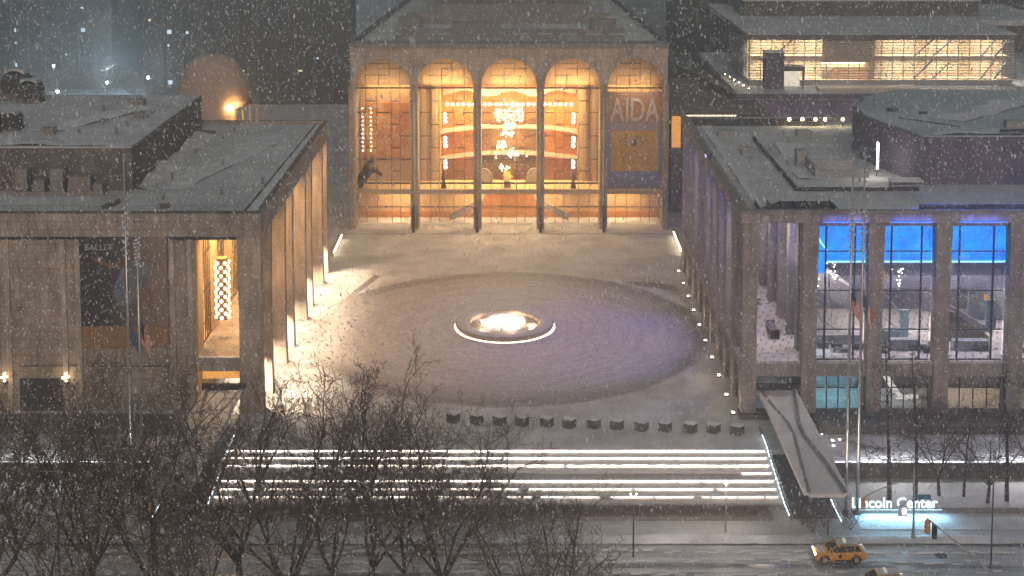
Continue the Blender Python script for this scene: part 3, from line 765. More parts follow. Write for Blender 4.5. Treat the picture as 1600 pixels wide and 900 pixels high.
# duct units at the left edge of the attic roof
for i, (x, y, z, r_) in enumerate(((-66.2, 16.5, 28.8, 1.6), (-69, 19, 29.4, 2.0), (-61.8, -3.5, 28.3, 1.2), (-63.9, -5.0, 28.4, 1.3))):
    t_ = thing('roof_fan', ('round dark fan drum at the back of the left roof', 'larger dark fan drum at the far left edge of the roof', 'small dark fan drum nearest the roof front', 'small dark fan drum beside the nearest one')[i], 'roof fan', (x, y, 27.18), 0, 'fan drums on the left roof')
    MB().tube((x, y-1.1, z), (x, y+1.1, z), r_, r_, 18).build('drum', M['dark'], t_)
    MB().box(x-r_, x+r_, y-1.2, y+1.2, 27.18, z-r_*.6).build('base', M['dark_wall'], t_)
    MB().box(x-r_*.7, x+r_*.7, y-1.1, y+1.1, z+r_*.72, z+r_*1.02).build('snow_cover', M['snow_roof'], t_)
# colonnade: corner pier and paired columns
colpos = [(-27.55, -27.0), (-27.5, -21.4), (-27.5, -11.6), (-27.5, -5.8), (-27.5, 4.8), (-27.5, 10.3), (-27.5, 21.0), (-27.5, 26.2)]
for i, (x, y) in enumerate(colpos):
    mb = MB(); w, d = (1.22, .62)
    if i == 0: w, d = 1.22, .75
    n = 8
    for k in range(n):
        z0, z1 = 19.88*k/n, 19.88*(k+1)/n
        f0, f1 = 1 + .10*abs(2*k/n - 1)**2, 1 + .10*abs(2*(k+1)/n - 1)**2
        vs = []
        for z, f_ in ((z0, f0), (z1, f1)):
            vs += [(x-w*f_, y-d*f_, z), (x+w*f_, y-d*f_, z), (x+w*f_, y+d*f_, z), (x-w*f_, y+d*f_, z)]
        mb.add(vs, [(0,1,5,4), (1,2,6,5), (2,3,7,6), (3,0,4,7)] + ([(0,3,2,1)] if k == 0 else []) + ([(4,5,6,7)] if k == n-1 else []))
    mb.build('column', M['travertine_light'], kt)
# promenade: balcony slab, its parapet, inner glazed wall
mb = MB(); mb.box(-33.8, -28.75, -26.9, 27.4, 5.2, 6.2); mb.build('balcony', M['travertine_light'], kt)
mb = MB(); mb.box(-28.72, -28.4, -26.3, 27.3, 5.3, 7.2); mb.box(-33.4, -28.8, -27.3, -26.95, 4.6, 6.1); mb.box(-29.1, -28.76, -26.2, 27.3, 0.01, 1.7); mb.each('balcony_parapet', M['travertine'], kt)
MB().box(-29.14, -28.72, -26.2, 27.3, 1.705, 1.80).build('snow_cover', M['snow_white'], kt)
mb = MB(); mb.box(-28.74, -28.38, -26.3, 27.3, 7.205, 7.32); mb.box(-33.4, -28.8, -27.32, -26.93, 6.105, 6.2); mb.each('snow_cover', M['snow_white'], kt)
mb = MB()
for y in (-24.9, -17.0, -8.6, -.5, 7.6, 15.8, 24): mb.box(-34.6, -33.6, y-1.3, y+1.3, 6.21, 19.88)
mb.box(-34.6, -33.8, -26.3, 27.4, .01, 5.2); mb.box(-40.0, -39.7, -26.3, 27.4, 6.21, 19.88)
mb.each('inner_wall', M['cream'], kt)
mb = MB()
for k in range(60):
    y = -26 + k*.9
    mb.box(-33.95, -33.85, y-.05, y+.05, 6.21, 19.88)
for z in (8.2, 12.0, 16.2): mb.box(-33.96, -33.84, -26.3, 27.3, z, z+.14)
mb.build('mullion', M['bronze'], kt)
mb = MB().box(-39.6, -33.97, -26.3, 27.4, 6.0, 6.19); mb.build('lobby_floor', M['cream'], kt)
MB().box(-40.0, -26.95, -26.38, 27.3, 19.7, 19.885).build('soffit', M['cream'], kt)
for y in (-20, -9, 3, 14, 23):
    lamp('AREA', (-31, y, 19.55), 1900, (1, .60, .27), kt, 3, 5)
    lamp('AREA', (-37, y, 19.5), 1500, (1, .70, .38), kt, 3, 6)
for y in (-24.2, -16.5, -8.7, -.5, 7.6, 15.6, 23.6):
    lamp('AREA', (-28.9, y, 5.05), 3600, (1, .78, .54), kt, 1.2, 3.0, rot=(0, R(-14), 0), spread=112)
# front entrance, sconces
mb = MB().box(-53.4, -48.6, -27.06, -27.003, 0, 3.7); mb.build('door', plain('dark_door', (.05, .05, .055), .4), kt)
for x in (-54.9, -48.05):
    mb = MB(); mb.box(x-.2, x+.2, -27.5, -27.23, 3.2, 3.5); mb.build('lamp_bracket', M['dark'], kt)
    mb = MB()
    for dx, dz in ((-.32, .1), (.3, .22), (0, -.25), (.02, .5), (-.1, .1)): mb.ball((x+dx, -27.6 - abs(dx)*.3, 3.9+dz), .16, 8, 6)
    mb.build('globe_cluster', glow('sconce_globe', (1, .76, .4), 6), kt, True)
    lamp('POINT', (x, -27.9, 4.1), 60, (1, .68, .32), kt, .3)
MB().box(-33.3, -28.9, -26.0, -25.6, 3.3, 4.5).build('lit_window', M['win_orange'], kt)
# hanging lantern of round lights in the promenade
ln = thing('lantern', 'cylindrical hanging lantern of round white lights in the left colonnade', 'lantern', (-31.95, -21, 8.5))
MB().tube((-31.95, -21, 15.7), (-31.95, -21, 19.6), .05, .05, 6).build('rod', M['dark'], ln)
MB().tube((-31.95, -21, 8.5), (-31.95, -21, 15.7), .66, .66, 16).build('drum', plain('lantern_gold', (.34, .19, .07), .5, .2), ln)
mb = MB()
for row in range(14):
    for k in range(5):
        a = 2*math.pi*(k + .5*(row % 2))/5 - math.pi/2
        mb.ball((-31.95 + .74*math.cos(a), -21 + .74*math.sin(a), 8.8 + row*.49), .235, 10, 6)
mb.build('globe', glow('lantern_globe', (1, .78, .46), 2.4), ln, True)
# ballet banner on the front
kb = thing('banner', 'dark ballet banner with an orange strip hung on the left theatre front', 'banner', (-41.4, -27.4, 9.7))
m, t, b, o = newmat('ballet_cloth'); g = node(t, 'ShaderNodeNewGeometry'); sp = node(t, 'ShaderNodeSeparateXYZ'); t.links.new(g.outputs['Position'], sp.inputs[0])
xx = mth(t, 'ADD', mth(t, 'DIVIDE', mth(t, 'ADD', sp.outputs[0], 46.2), 9.6), mth(t, 'MULTIPLY', mth(t, 'SUBTRACT', noise(t, .45, 4), .5), .5))
t.links.new(ramp(t, xx, [(0, (.04, .037, .042)), (.35, (.06, .054, .055)), (.62, (.14, .11, .095)), (.85, (.25, .19, .155))]), b.inputs['Base Color']); b.inputs['Roughness'].default_value = .8
MB().box(-46.2, -36.65, -27.40, -27.34, 9.8, 20.2).build('cloth', m, kb)
MB().box(-46.1, -36.65, -27.40, -27.34, 7.4, 9.75).build('orange_strip', plain('orange_strip', (.30, .16, .09), .8, 0, .2), kb)
mb = MB(); r3 = random.Random(9)
pts = [(-42.6, 14.2), (-41.4, 16.6), (-39.9, 17.4), (-38.6, 16.4), (-38.9, 14.6), (-40.2, 13.2), (-41.2, 11.9), (-42.3, 12.2)]
mb.prism(pts, -27.43, -27.405, 'y'); mb.build('dancer_dress', plain('dress_print', (.15, .17, .20), .8, 0, .5, .9), kb)
mb = MB(); mb.path([(-45.0, -27.42, 17.6), (-43.9, -27.42, 16.9), (-42.6, -27.42, 16.6), (-41.6, -27.42, 17.0)], [.12, .2, .28, .3], 6)
mb.path([(-44.6, -27.42, 18.2), (-44.0, -27.42, 17.2)], [.1, .16], 6); mb.path([(-39.2, -27.42, 14.0), (-38.4, -27.42, 11.6), (-38.0, -27.42, 10.2)], [.45, .3, .15], 6)
mb.each('dancer_figure', plain('dancer_print', (.24, .15, .10), .8, 0, .3), kb)
text_mesh('BALLET', .95, .01, 'lettering', plain('ballet_letters', (.46, .44, .42), .7), kb, (-45.7, -27.42, 18.35), align='LEFT')
text_mesh('25', 1.9, .01, 'season_number', plain('season_letters', (.30, .235, .19), .7), kb, (-38.6, -27.42, 18.3), sx=.9, align='LEFT')

def drift(parent, x0, y0, x1, y1, w, h, z, seed):
    r4 = random.Random(seed); n_ = max(8, int(math.hypot(x1-x0, y1-y0)/.9)); d = Vector((x1-x0, y1-y0, 0)).normalized(); q = Vector((-d.y, d.x, 0)); vs = []; fs = []
    ph = r4.uniform(0, 6)
    for i in range(n_+1):
        p = Vector((x0, y0, z)) + d*(math.hypot(x1-x0, y1-y0)*i/n_)
        k_ = .45 + .3*math.sin(i*.31 + ph) + .25*math.sin(i*.83 + ph*2) + .12*r4.random(); k_ = max(k_, .05)
        for t_, hh in ((0, 1.0), (.25, .8), (.6, .3), (1.0, 0)):
            c_ = p + q*(w*t_*(.6 + .6*k_)); vs.append((c_.x, c_.y, z + h*hh*k_ + .002))
    for i in range(n_):
        for j in range(3): fs.append((i*4+j, i*4+4+j, i*4+5+j, i*4+1+j))
    MB().add(vs, fs).build('snow_drift', M['snow_roof2'], parent, True)
M['snow_roof2'] = snow('snow_drift', (0.52, 0.53, 0.54), (0.74, 0.75, 0.77), 0.5)
drift(kt, -60, -26.3, -27.2, -26.3, 2.4, .45, 21.9, 1); drift(kt, -43.75, 22, -43.75, -14, 2.6, .8, 21.9, 2); drift(kt, -27.0, -25, -27.0, 27, 1.5, .35, 21.9, 3)
drift(kt, -75, -14.1, -44.2, -14.1, 3.0, .3, 27.18, 4); drift(kt, -56, -6, -47, 12, 4.5, .28, 27.18, 5); drift(kt, -38, -14, -31, 14, 4.5, .22, 21.9, 6)
mb = MB(); r4 = random.Random(8)
for i in range(9):
    x, y = r4.uniform(-42, -29), r4.uniform(-20, 24); mb.tube((x, y, 21.9), (x, y, 22.4 + .5*r4.random()), .16, .16, 8)
for i in range(7):
    x, y = r4.uniform(-62, -46), r4.uniform(-10, 20); mb.tube((x, y, 27.18), (x, y, 27.6 + .5*r4.random()), .2, .2, 8)
for x, y, w_, d_ in ((-52, 14, 2.2, 1.4), (-57, -7, 1.6, 1.2), (-48.5, 4, 1.2, 1.2)): mb.box(x, x+w_, y, y+d_, 27.18, 28.0)
mb.each('roof_vent', M['roofplant'], kt)

# ================================================================== RIGHT: CONCERT HALL
gh = thing('concert_hall', 'concert hall with tapered columns and blue lit glazing on the right of the plaza', 'concert hall', (45, 0, 0))
RT2 = 22.9
def fcol(x, y, w, d, zt, flare_x=0, flare_y=0):
    mb = MB(); prof = [(0, 1.0), (4, .96), (9, .92), (14, .92), (18, .97), (19.8, 1.0), (zt, 1.05)]
    for k in range(len(prof)-1):
        (z0, f0), (z1, f1) = prof[k], prof[k+1]; vs = []
        for z, f_ in ((z0, f0), (z1, f1)):
            a = w*(f_ if flare_x else min(f_, 1.0)); c = d*(f_ if flare_y else min(f_, 1.0))
            vs += [(x-a, y-c, z), (x+a, y-c, z), (x+a, y+c, z), (x-a, y+c, z)]
        mb.add(vs, [(0,1,5,4), (1,2,6,5), (2,3,7,6), (3,0,4,7)])
    mb.build('column', M['concrete_col'], gh)
M['concrete_col'] = stone('travertine_grey', (.37, .325, .315), 1.2, 3.4, .8)
colx = [27.3, 33.85, 41.0, 48.35, 56.4, 64.4]
for i, x in enumerate(colx): fcol(x, -28.1, .86, .85, 21.84, 1 if i else 0, 0)
coly = [-21.9, -15.8, -9.7, -3.6, 2.5, 8.6, 14.7, 20.8, 26.9]
for y in coly: fcol(27.0, y, .62, 1.15, 21.84, 0, 1)
mb = MB(); mb.box(26.2, 75, -29.2, -28.0, 21.85, RT2); mb.box(26.2, 27.4, -27.99, 29, 21.85, RT2); mb.box(27.41, 75, 28, 29, 21.85, RT2); mb.each('fascia', M['concrete_col'], gh)
mb = MB(); mb.box(26.05, 75, -29.4, -28.6, RT2+.002, RT2+.35); mb.box(26.05, 26.85, -28.59, 29.1, RT2+.002, RT2+.35); mb.each('coping', M['concrete'], gh)
MB().box(27.42, 75, -27.98, 27.98, 21.86, 22.3).build('roof', M['snow_roof'], gh)
mb = MB()
mb.box(34.5, 34.8, -16, 14.5, 22.301, 22.75); mb.box(34.5, 49, -16.3, -16.01, 22.301, 22.75)
for i in range(11): mb.box(28.4 + i*.3, 37.5, -25.9 + i*.35, -25.82 + i*.35, 22.5, 22.58)
for i in range(7): x = 28.6 + i*1.4; mb.box(x, x+.08, -26, -23, 22.301, 22.9)
mb.box(46.5, 75, -25.4, -25.3, 22.301, 23.0); mb.box(27.5, 46, 24.5, 26.5, 22.301, 23.0)
mb.each('roof_curb', M['dark'], gh)
aud = [(50.0, -12.9), (48.8, -8), (47.4, -3), (46.4, 2), (46.8, 8), (50, 16), (56, 22), (82, 22), (82, -12.9)]
MB().prism(aud, 22.302, 28.0).build('auditorium', M['purple_wall'], gh)
MB().prism([(x + (.4 if x < 60 else 0), y + (.4 if y < 0 else -.4)) for x, y in aud], 28.002, 28.15).build('snow_cover', snow('snow_teal', (.30, .36, .38), (.50, .56, .58), .12, .3, .7), gh)
mb = MB(); mb.tube((50.5, -1, 28.2), (56.5, -7, 28.2), .09, .09, 5); mb.cbox((51, 4, 28.4), (1.4, .5, .4)); mb.cbox((54.5, 2, 28.3), (1, .5, .3)); mb.tube((49.6, 8, 28.1), (49.6, 8, 29.6), .06, .06, 5)
mb.box(60, 72, -11.5, -11.2, 28.15, 28.7); mb.each('roof_pipe', M['dark'], gh)
drift(gh, 27.5, -27.9, 74, -27.9, 2.2, .45, 22.3, 11); drift(gh, 28.6, 26, 28.6, -26, 1.2, .3, 22.3, 12); drift(gh, 36, -15.8, 47, -15.8, 2.5, .3, 22.3, 13); drift(gh, 37, 12, 36, -10, 3.5, .2, 22.3, 14)
drift(gh, 52, -12.4, 80, -12.4, 3.0, .35, 28.15, 15); drift(gh, 58, -4, 72, 10, 5, .3, 28.15, 16)
mb = MB(); r4 = random.Random(18)
for i in range(8):
    x, y = r4.uniform(29, 44), r4.uniform(-22, 22); mb.tube((x, y, 22.3), (x, y, 22.8 + .5*r4.random()), .15, .15, 8)
for x, y, w_, d_ in ((30, 16, 2.4, 1.6), (31.5, 4, 1.4, 1.4), (41, 16, 2.0, 1.5), (62, -8, 2.2, 1.5), (69, 2, 3.0, 2.0)): zz_ = 28.15 if x > 50 else 22.3; mb.box(x, x+w_, y, y+d_, zz_, zz_+.9)
mb.each('roof_vent', M['greypaint'], gh)
# roof hatch enclosure and flood mast
rh = MB(); rh.box(38.6, 44.9, -9.2, -8.9, 22.301, 23.3); rh.box(38.3, 38.6, -9.2, -2.2, 22.301, 23.6); rh.box(38.61, 44.6, -2.5, -2.2, 22.301, 23.1); rh.box(37.2, 38.2, -3.5, -1.6, 22.301, 24.4); rh.each('roof_hatch', M['greypaint'], gh)
fm = thing('floodlight', 'bright vertical roof floodlight beside the curved auditorium wall', 'floodlight', (46.0, -8.6, 22.3))
MB().tube((46.0, -8.6, 22.3), (46.0, -8.6, 27.0), .06, .05, 6).build('mast', M['dark'], fm)
MB().box(45.9, 46.1, -8.85, -8.68, 23.3, 26.6).build('lamp_tube', glow('flood_tube', (1, .93, .82), 14), fm)
lamp('POINT', (45.6, -9.2, 24.6), 170, (1, .86, .70), fm, .4)
mb = MB(); mb.box(46.2, 49.6, -14.6, -13.4, 22.301, 23.2); mb.box(46.0, 48.8, -15.6, -14.8, 22.301, 22.9); mb.each('roof_unit', M['greypaint'], gh)
MB().box(46.0, 49.8, -15.6, -13.3, 23.201, 23.3).build('unit_snow', M['snow_white'], gh)
for i, (x, w) in enumerate(((41.4, 1), (43.3, 1), (45.2, .8), (46.6, .8), (49.2, 1))):
    t_ = thing('roof_lamp', 'warm roof lamp in the short row along the back of the hall roof', 'roof lamp', (x, 24.2, 22.3), 0, 'row of lamps at the back of the concert hall roof')
    MB().tube((x, 24.2, 22.3), (x, 24.2, 23.2), .06, .06, 6).build('post', M['dark'], t_)
    MB().ball((x, 24.1, 23.35), .24, 8, 6).build('bulb', M['bulb'], t_)
    lamp('POINT', (x, 23.6, 23.5), 14, (1, .82, .55), t_, .2)
# terrace floor with its dashes, edge beam
m, t, b, o = newmat('terrace_paving'); g = node(t, 'ShaderNodeNewGeometry')
br = node(t, 'ShaderNodeTexBrick'); br.offset = .5; mp = node(t, 'ShaderNodeMapping'); t.links.new(g.outputs['Position'], mp.inputs[0]); t.links.new(mp.outputs[0], br.inputs['Vector'])
mp.inputs['Rotation'].default_value = (0, 0, R(20))
br.inputs['Scale'].default_value = 1; br.inputs['Brick Width'].default_value = .62; br.inputs['Row Height'].default_value = 1.25; br.inputs['Mortar Size'].default_value = .0
dash = node(t, 'ShaderNodeTexBrick')
sx_ = node(t, 'ShaderNodeSeparateXYZ'); t.links.new(mp.outputs[0], sx_.inputs[0])
u = mth(t, 'FRACT', mth(t, 'MULTIPLY', sx_.outputs[0], 1.25)); row = mth(t, 'FLOOR', mth(t, 'MULTIPLY', sx_.outputs[0], 1.25))
v = mth(t, 'FRACT', mth(t, 'ADD', mth(t, 'MULTIPLY', sx_.outputs[1], .5), mth(t, 'MULTIPLY', row, .5)))
msk = mth(t, 'MULTIPLY', mth(t, 'LESS_THAN', u, .22), mth(t, 'LESS_THAN', v, .48))
nn = noise(t, .8, 4)
t.links.new(mixc(t, msk, ramp(t, nn, [(.3, (.42, .38, .37)), (.7, (.60, .56, .55))]), (.10, .09, .09)), b.inputs['Base Color'])
M['terrace'] = m
mb = MB(); mb.box(27.75, 75, -28.0, 28, 5.2, 6.0); mb.build('terrace_floor', m, gh)
mb = MB(); mb.box(26.5, 75, -28.6, -28.01, 4.5, 5.95); mb.box(26.4, 27.74, -28.0, 28, 4.9, 5.95); mb.each('edge_beam', M['concrete_col'], gh)
mb = MB(); mb.path([(28.3, -28.3, 7.0), (33, -28.3, 7.0)], .03, 4); mb.build('railing', M['steel'], gh)
# inner wall of the promenade: columns and glass
mb = MB()
for y in (-24.0, -18.6, -12.6, -6.2, .5, 7.4, 14.5, 22): mb.box(33.3, 34.3, y-.75, y+.75, 6.0, 21.2)
mb.each('inner_column', M['concrete_col'], gh)
MB().box(34.0, 34.06, -26.2, 27.9, 6.0, 21.2).build('window', M['glass_dark'], gh)
MB().box(27.42, 75, -27.3, 27.9, 21.55, 21.84).build('soffit', M['white'], gh)
# glazed front between the columns: three mullions and three rails per bay
bays = [(34.85, 40.0), (42.0, 47.35), (49.35, 55.4), (57.4, 63.4)]
for (a, b_) in bays:
    w = MB().box(a, b_, -27.42, -27.38, 6.0, 21.25).build('window', M['glass_dark'], gh)
    MB().box(a-.3, b_+.3, -28.25, -27.62, 21.28, 21.845).build('lintel', M['concrete_col'], gh)
    mb = MB()
    for f_ in (.18, .80): xx = a + (b_-a)*f_; mb.box(xx-.10, xx+.10, -27.56, -27.43, 6.0, 21.25)
    for z in (6.0, 9.4, 13.8, 18.2): mb.box(a, b_, -27.54, -27.425, z, z+.13)
    mb.build('mullion', plain('mullion_dark', (.05, .05, .075), .5), w)
# blue wash on the upper wall painted as emission, plus a bright edge line
m, t, b, o = newmat('blue_wash_glow'); t.nodes.remove(b); e = node(t, 'ShaderNodeEmission')
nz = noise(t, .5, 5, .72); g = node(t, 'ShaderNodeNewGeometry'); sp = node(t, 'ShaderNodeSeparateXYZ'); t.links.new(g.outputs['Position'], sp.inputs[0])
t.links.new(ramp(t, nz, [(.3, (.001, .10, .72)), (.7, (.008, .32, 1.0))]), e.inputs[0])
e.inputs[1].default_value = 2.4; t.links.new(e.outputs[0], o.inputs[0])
MB().box(36.3, 75, -24.6, -24.4, 16.2, 21.54).build('blue_wash_wall', m, gh)
MB().box(34.8, 36.2, -25.6, -25.4, 15.2, 21.54).build('blue_wash_wall', m, gh)
mb = MB().box(36.3, 75, -24.8, -24.61, 16.2, 16.36); mb.path([(35.0, -25.7, 19.8), (35.7, -25.7, 18.6), (36.4, -25.7, 17.7)], .1, 5); mb.build('edge_light', glow('edge_light_blue', (.25, .65, 1), 3.5), gh)
for x in (37, 44.5, 52.5, 60.5): lamp('AREA', (x, -26.2, 20.8), 130, (.05, .2, 1), gh, 4, 1, name='blue_lamp')
for y in (-22, -13, -3, 8, 19): aim(lamp('AREA', (32.6, y, 20.6), 420, (.14, .16, 1), gh, 1.5, 3, name='blue_lamp'), (-.8, .25, -.45))
pj_ = thing('roof_projector', 'small violet projector fixed on the roof edge of the right hall', 'projector', (26.2, -2, 23.25))
MB().box(25.9, 26.6, -2.3, -1.7, 23.26, 23.75).build('housing', M['dark'], pj_)
MB().tube((25.89, -2, 23.5), (25.76, -2, 23.45), .18, .22, 10).build('lens', glow('violet_lens', (.45, .3, 1), 4), pj_)
aim(lamp('SPOT', (25.6, -2.0, 23.3), 12500, (.40, .29, 1), pj_, .5, spot=84, blend=1, name='violet_lamp'), (-16, -1, -22))
for (a, b_) in ((34.9, 40.0), (42.0, 47.3), (49.4, 55.4), (57.4, 63.4)):
    st_ = MB().box(a+.4, b_-.4, -29.29, -29.203, 21.95, 22.03).build('blue_strip', glow('blue_strip', (.02, .2, 1), 1.6), gh)
    lamp('AREA', ((a+b_)/2, -29.45, 21.85), 60, (.08, .16, 1), gh, 4.5, .15, rot=(R(150), 0, 0), name='blue_lamp')
for x in (50, 58, 66): lamp('AREA', (x, -24.9, 23.6), 420, (.10, .20, 1), gh, 6, .3, rot=(R(-50), 0, 0), name='blue_lamp')
# lobby interior: back wall, stairs, galleries, chandeliers
mb = MB(); mb.box(34.6, 75, -9.6, -9.3, 6.0, 20.9); mb.build('lobby_wall', plain('lobby_wall', (.15, .14, .20), .7, 0, .6, .35), gh)
mb = MB(); mb.box(40.5, 75, -18, -9.65, 11.2, 11.7); mb.box(40.5, 75, -18.2, -18.01, 11.2, 12.7); mb.each('gallery', plain('gallery_grey', (.16, .15, .19), .7, 0, .5, .6), gh)
mb = MB()
mb.prism([(35.0, 12.6), (35.0, 15.4), (40.6, 11.8), (40.6, 9.2)], -20.5, -17.0, 'y')
mb.each('stair_flight', M['terrace'], gh)
mb = MB(); mb.box(36, 41, -22.6, -22.2, 6.01, 7.1); mb.box(43.8, 47.2, -24.5, -23.6, 6.01, 7.2); mb.box(51, 55, -24.6, -23.6, 6.01, 7.1); mb.box(56, 70, -14, -13.5, 6.01, 10); mb.each('counter', plain('counter_grey', (.3, .32, .36), .5), gh)
MB().prism([(49.5, 6.01), (49.5, 9.6), (52.0, 9.4), (56.0, 6.6), (56.0, 6.01)], -21.5, -21.2, 'y').build('wood_screen', plain('screen_brown', (.20, .15, .11), .7, 0, .3, 1.2), gh)
mb = MB(); mb.box(46.2, 47.2, -20, -19.8, 6.01, 9.2); mb.box(55.0, 56.2, -23.2, -23.0, 8.0, 11.4); mb.box(58, 60.5, -22, -21.8, 6.01, 11.5); mb.box(43.2, 45.5, -22.4, -22.2, 6.01, 7.6); mb.each('glass_partition', plain('teal_partition', (.30, .42, .45), .4, 0, .3, .8), gh)
mb = MB()
for pth in ([(42.2, -18.6, 11.5), (44.4, -19.5, 8.2), (46.0, -20, 6.9)], [(44.0, -18.6, 11.6), (46.8, -19.5, 8.0)], [(36.3, -22, 7.6), (41, -22, 7.6)], [(35.2, -23, 11.6), (36.4, -23, 9.0), (38.5, -23, 7.7)], [(50, -21.9, 12.9), (53.5, -22, 11.2), (58, -22.2, 9.0)], [(43, -22.5, 7.9), (47.2, -22.5, 7.9)]): mb.path(pth, .07, 5)
mb.build('stair_rail', M['steel'], gh)
mb = MB(); r3 = random.Random(44)
for k in range(16): x = r3.uniform(35.5, 63); y = r3.uniform(-25.5, -23.4); mb.box(x, x+r3.uniform(.5, 1.6), y, y+.6, 6.01, 6.4+r3.random()*.5)
mb.each('lobby_seat', plain('seat_dark', (.07, .07, .09), .6), gh)
for x in (43, 52, 61): lamp('AREA', (x, -14, 11.0), 520, (1, .85, .75), gh, 5, 3)  # fill lamps added under the gallery to lift the dark lobby
mb = MB(); mb.prism([(49.0, 11.2), (49.0, 8.8), (56, 6.2), (57.6, 6.2)], -18.5, -17.5, 'y'); mb.build('stair_side', plain('stair_side', (.16, .14, .18), .6), gh)
mb = MB()
for x, z in ((50.6, 11.9), (60, 13), (54, 14.6)): mb.box(x, x+.35, -18.35, -18.25, z, z+.5)
mb.box(43.9, 44.2, -20.2, -20.1, 12.7, 14.0); mb.box(54.6, 55, -23.7, -23.59, 11.5, 12.2)
mb.each('orange_lamp', M['win_orange'], gh)
for x in (37.5, 45.5, 53, 61): lamp('AREA', (x, -21.0, 16.6), 1150, (1, .84, .74), gh, 4, 3)
for x in (30.8,):
    for y in (-20, -6, 10): lamp('AREA', (x, y, 20.8), 700, (1, .82, .62), gh, 2, 4)
for i, (x, y, z) in enumerate(((35.6, -22.5, 13.6), (38.2, -20.8, 14.3), (45.3, -22, 13.8))):
    t_ = thing('chandelier', ('bulb cluster hanging at the left of the hall lobby stair', 'bulb cluster hanging in the hall lobby behind the right flagpole', 'bulb cluster hanging behind the second lobby window from the left')[i], 'chandelier', (x, y, z), 0, 'bulb clusters in the concert hall lobby')
    mb = MB(); r3 = random.Random(30+i)
    for k in range(13): mb.ball((x + r3.gauss(0, .34), y + r3.gauss(0, .3), z + r3.uniform(-1.2, 1.1)), .085, 6, 4)
    mb.build('bulb', M['bulb_white'], t_)
    MB().tube((x, y, z-1.2), (x, y, 21.5), .03, .03, 4).build('rod', M['steel'], t_)
# ground floor glazing
for (a, b_), mm in zip(bays, (M['win_t'] if 'win_t' in M else None, None, None, None)):
    w = MB().box(a, b_, -27.5, -27.46, .1, 4.4).build('window', M['glass_teal'] if a < 36 else M['glass_dark'], gh)
    mb = MB()
    for k in range(5): xx = a + (b_-a)*k/4; mb.box(xx-.06, xx+.06, -27.6, -27.51, .1, 4.4)
    mb.box(a, b_, -27.6, -27.512, 2.8, 2.92); mb.build('mullion', M['dark'], w)
MB().box(34.6, 41.2, -20, -19.7, 0, 5.1).build('foyer_wall', plain('foyer_wall', (.30, .42, .46), .7), gh); MB().box(41.21, 75, -20, -19.7, 0, 5.1).build('foyer_wall', plain('foyer_wall_brown', (.13, .10, .085), .7, 0, .5, .6), gh)
mb = MB(); mb.box(48.5, 62, -19.6, -19.4, .4, 3.6); mb.build('foyer_shelf', M['brownwood'], gh)
lamp('AREA', (37.5, -23, 4.9), 420, (.75, .95, 1), gh, 4, 3); lamp('AREA', (54, -23, 4.9), 330, (1, .7, .4), gh, 8, 3); lamp('AREA', (45, -23, 4.9), 60, (.8, .9, 1), gh, 4, 3)
mb = MB(); mb.prism([(42.2, 4.4), (42.9, 4.4), (45.2, 1.0), (44.4, 1.0)], -25.5, -24.8, 'y'); mb.box(44.4, 47, -25.5, -24.8, .7, .98); mb.build('lit_stair', glow('lit_stair', (1, .9, .75), 1.2), gh)
mb = MB().box(26.2, 75, -29.6, -27.62, 0.003, .5); mb.build('plinth', M['dark_wall'], gh)
mb = MB().box(27.0, 27.9, -27.3, 27.9, .01, 4.9); mb.build('ground_wall', M['concrete_col'], gh)
# uplights at the column feet on the plaza side
ul = None
for i, y in enumerate([-27.2] + coly):
    lab = ['warm uplight at the foot of the corner column of the right hall', 'warm uplight at the second column from the near corner of the right hall', 'warm uplight at the third column from the near corner', 'warm uplight at the fourth column from the near corner', 'warm uplight at the fifth column from the near corner', 'warm uplight at the sixth column from the near corner', 'warm uplight at the seventh column from the near corner', 'warm uplight at the eighth column from the near corner', 'warm uplight at the ninth column from the near corner', 'farthest warm uplight of the right colonnade'][i]
    t_ = thing('uplight', lab, 'uplight', (25.75, y-.9, 0), 0, 'uplights along the right colonnade')
    MB().box(25.55, 25.95, y-1.15, y-.75, 0, .22).build('housing', M['dark'], t_)
    MB().box(25.6, 25.9, y-1.1, y-.8, .222, .30).build('lens', glow('uplight_lens', (1, .80, .5), 22), t_)
    aim(lamp('SPOT', (25.85, y-1.2, .4), 330, (1, .74, .42), t_, .08, spot=50, blend=.9), (.28, .10, 1))
# furniture on the terrace
for i, (x, y, l, lab) in enumerate(((31.9, -19.0, 3.6, 'long dark covered bench at the near end of the hall terrace'), (31.8, -7.2, 1.5, 'small dark bench at the middle of the hall terrace'), (31.9, -4.2, 1.4, 'dark bench behind the small one on the terrace'), (31.8, -1.2, 1.4, 'dark bench farthest along the terrace'))):
    t_ = thing('bench', lab, 'bench', (x, y, 6.0), 0, 'benches on the hall terrace')
    if i == 0:
        MB().tube((x-.3, y-l/2, 6.55), (x-.3, y+l/2, 6.55), .55, .55, 12).build('seat', M['purple_wall'], t_)
        MB().box(x-.7, x+.2, y-l/2-.02, y-l/2+.3, 6.0, 7.1).build('end_panel', M['black'], t_); MB().box(x-.7, x+.2, y+l/2-.3, y+l/2+.02, 6.0, 7.1).build('end_panel', M['black'], t_)
    else:
        MB().box(x-.7, x+.3, y-l/2, y+l/2, 6.55, 6.75).build('seat', M['black'], t_); MB().box(x-.35, x-.05, y-.3, y+.3, 6.0, 6.55).build('pedestal', M['black'], t_)
        MB().box(x-.66, x+.26, y-l/2, y+l/2, 6.752, 6.8).build('snow_cover', M['snow_white'], t_)

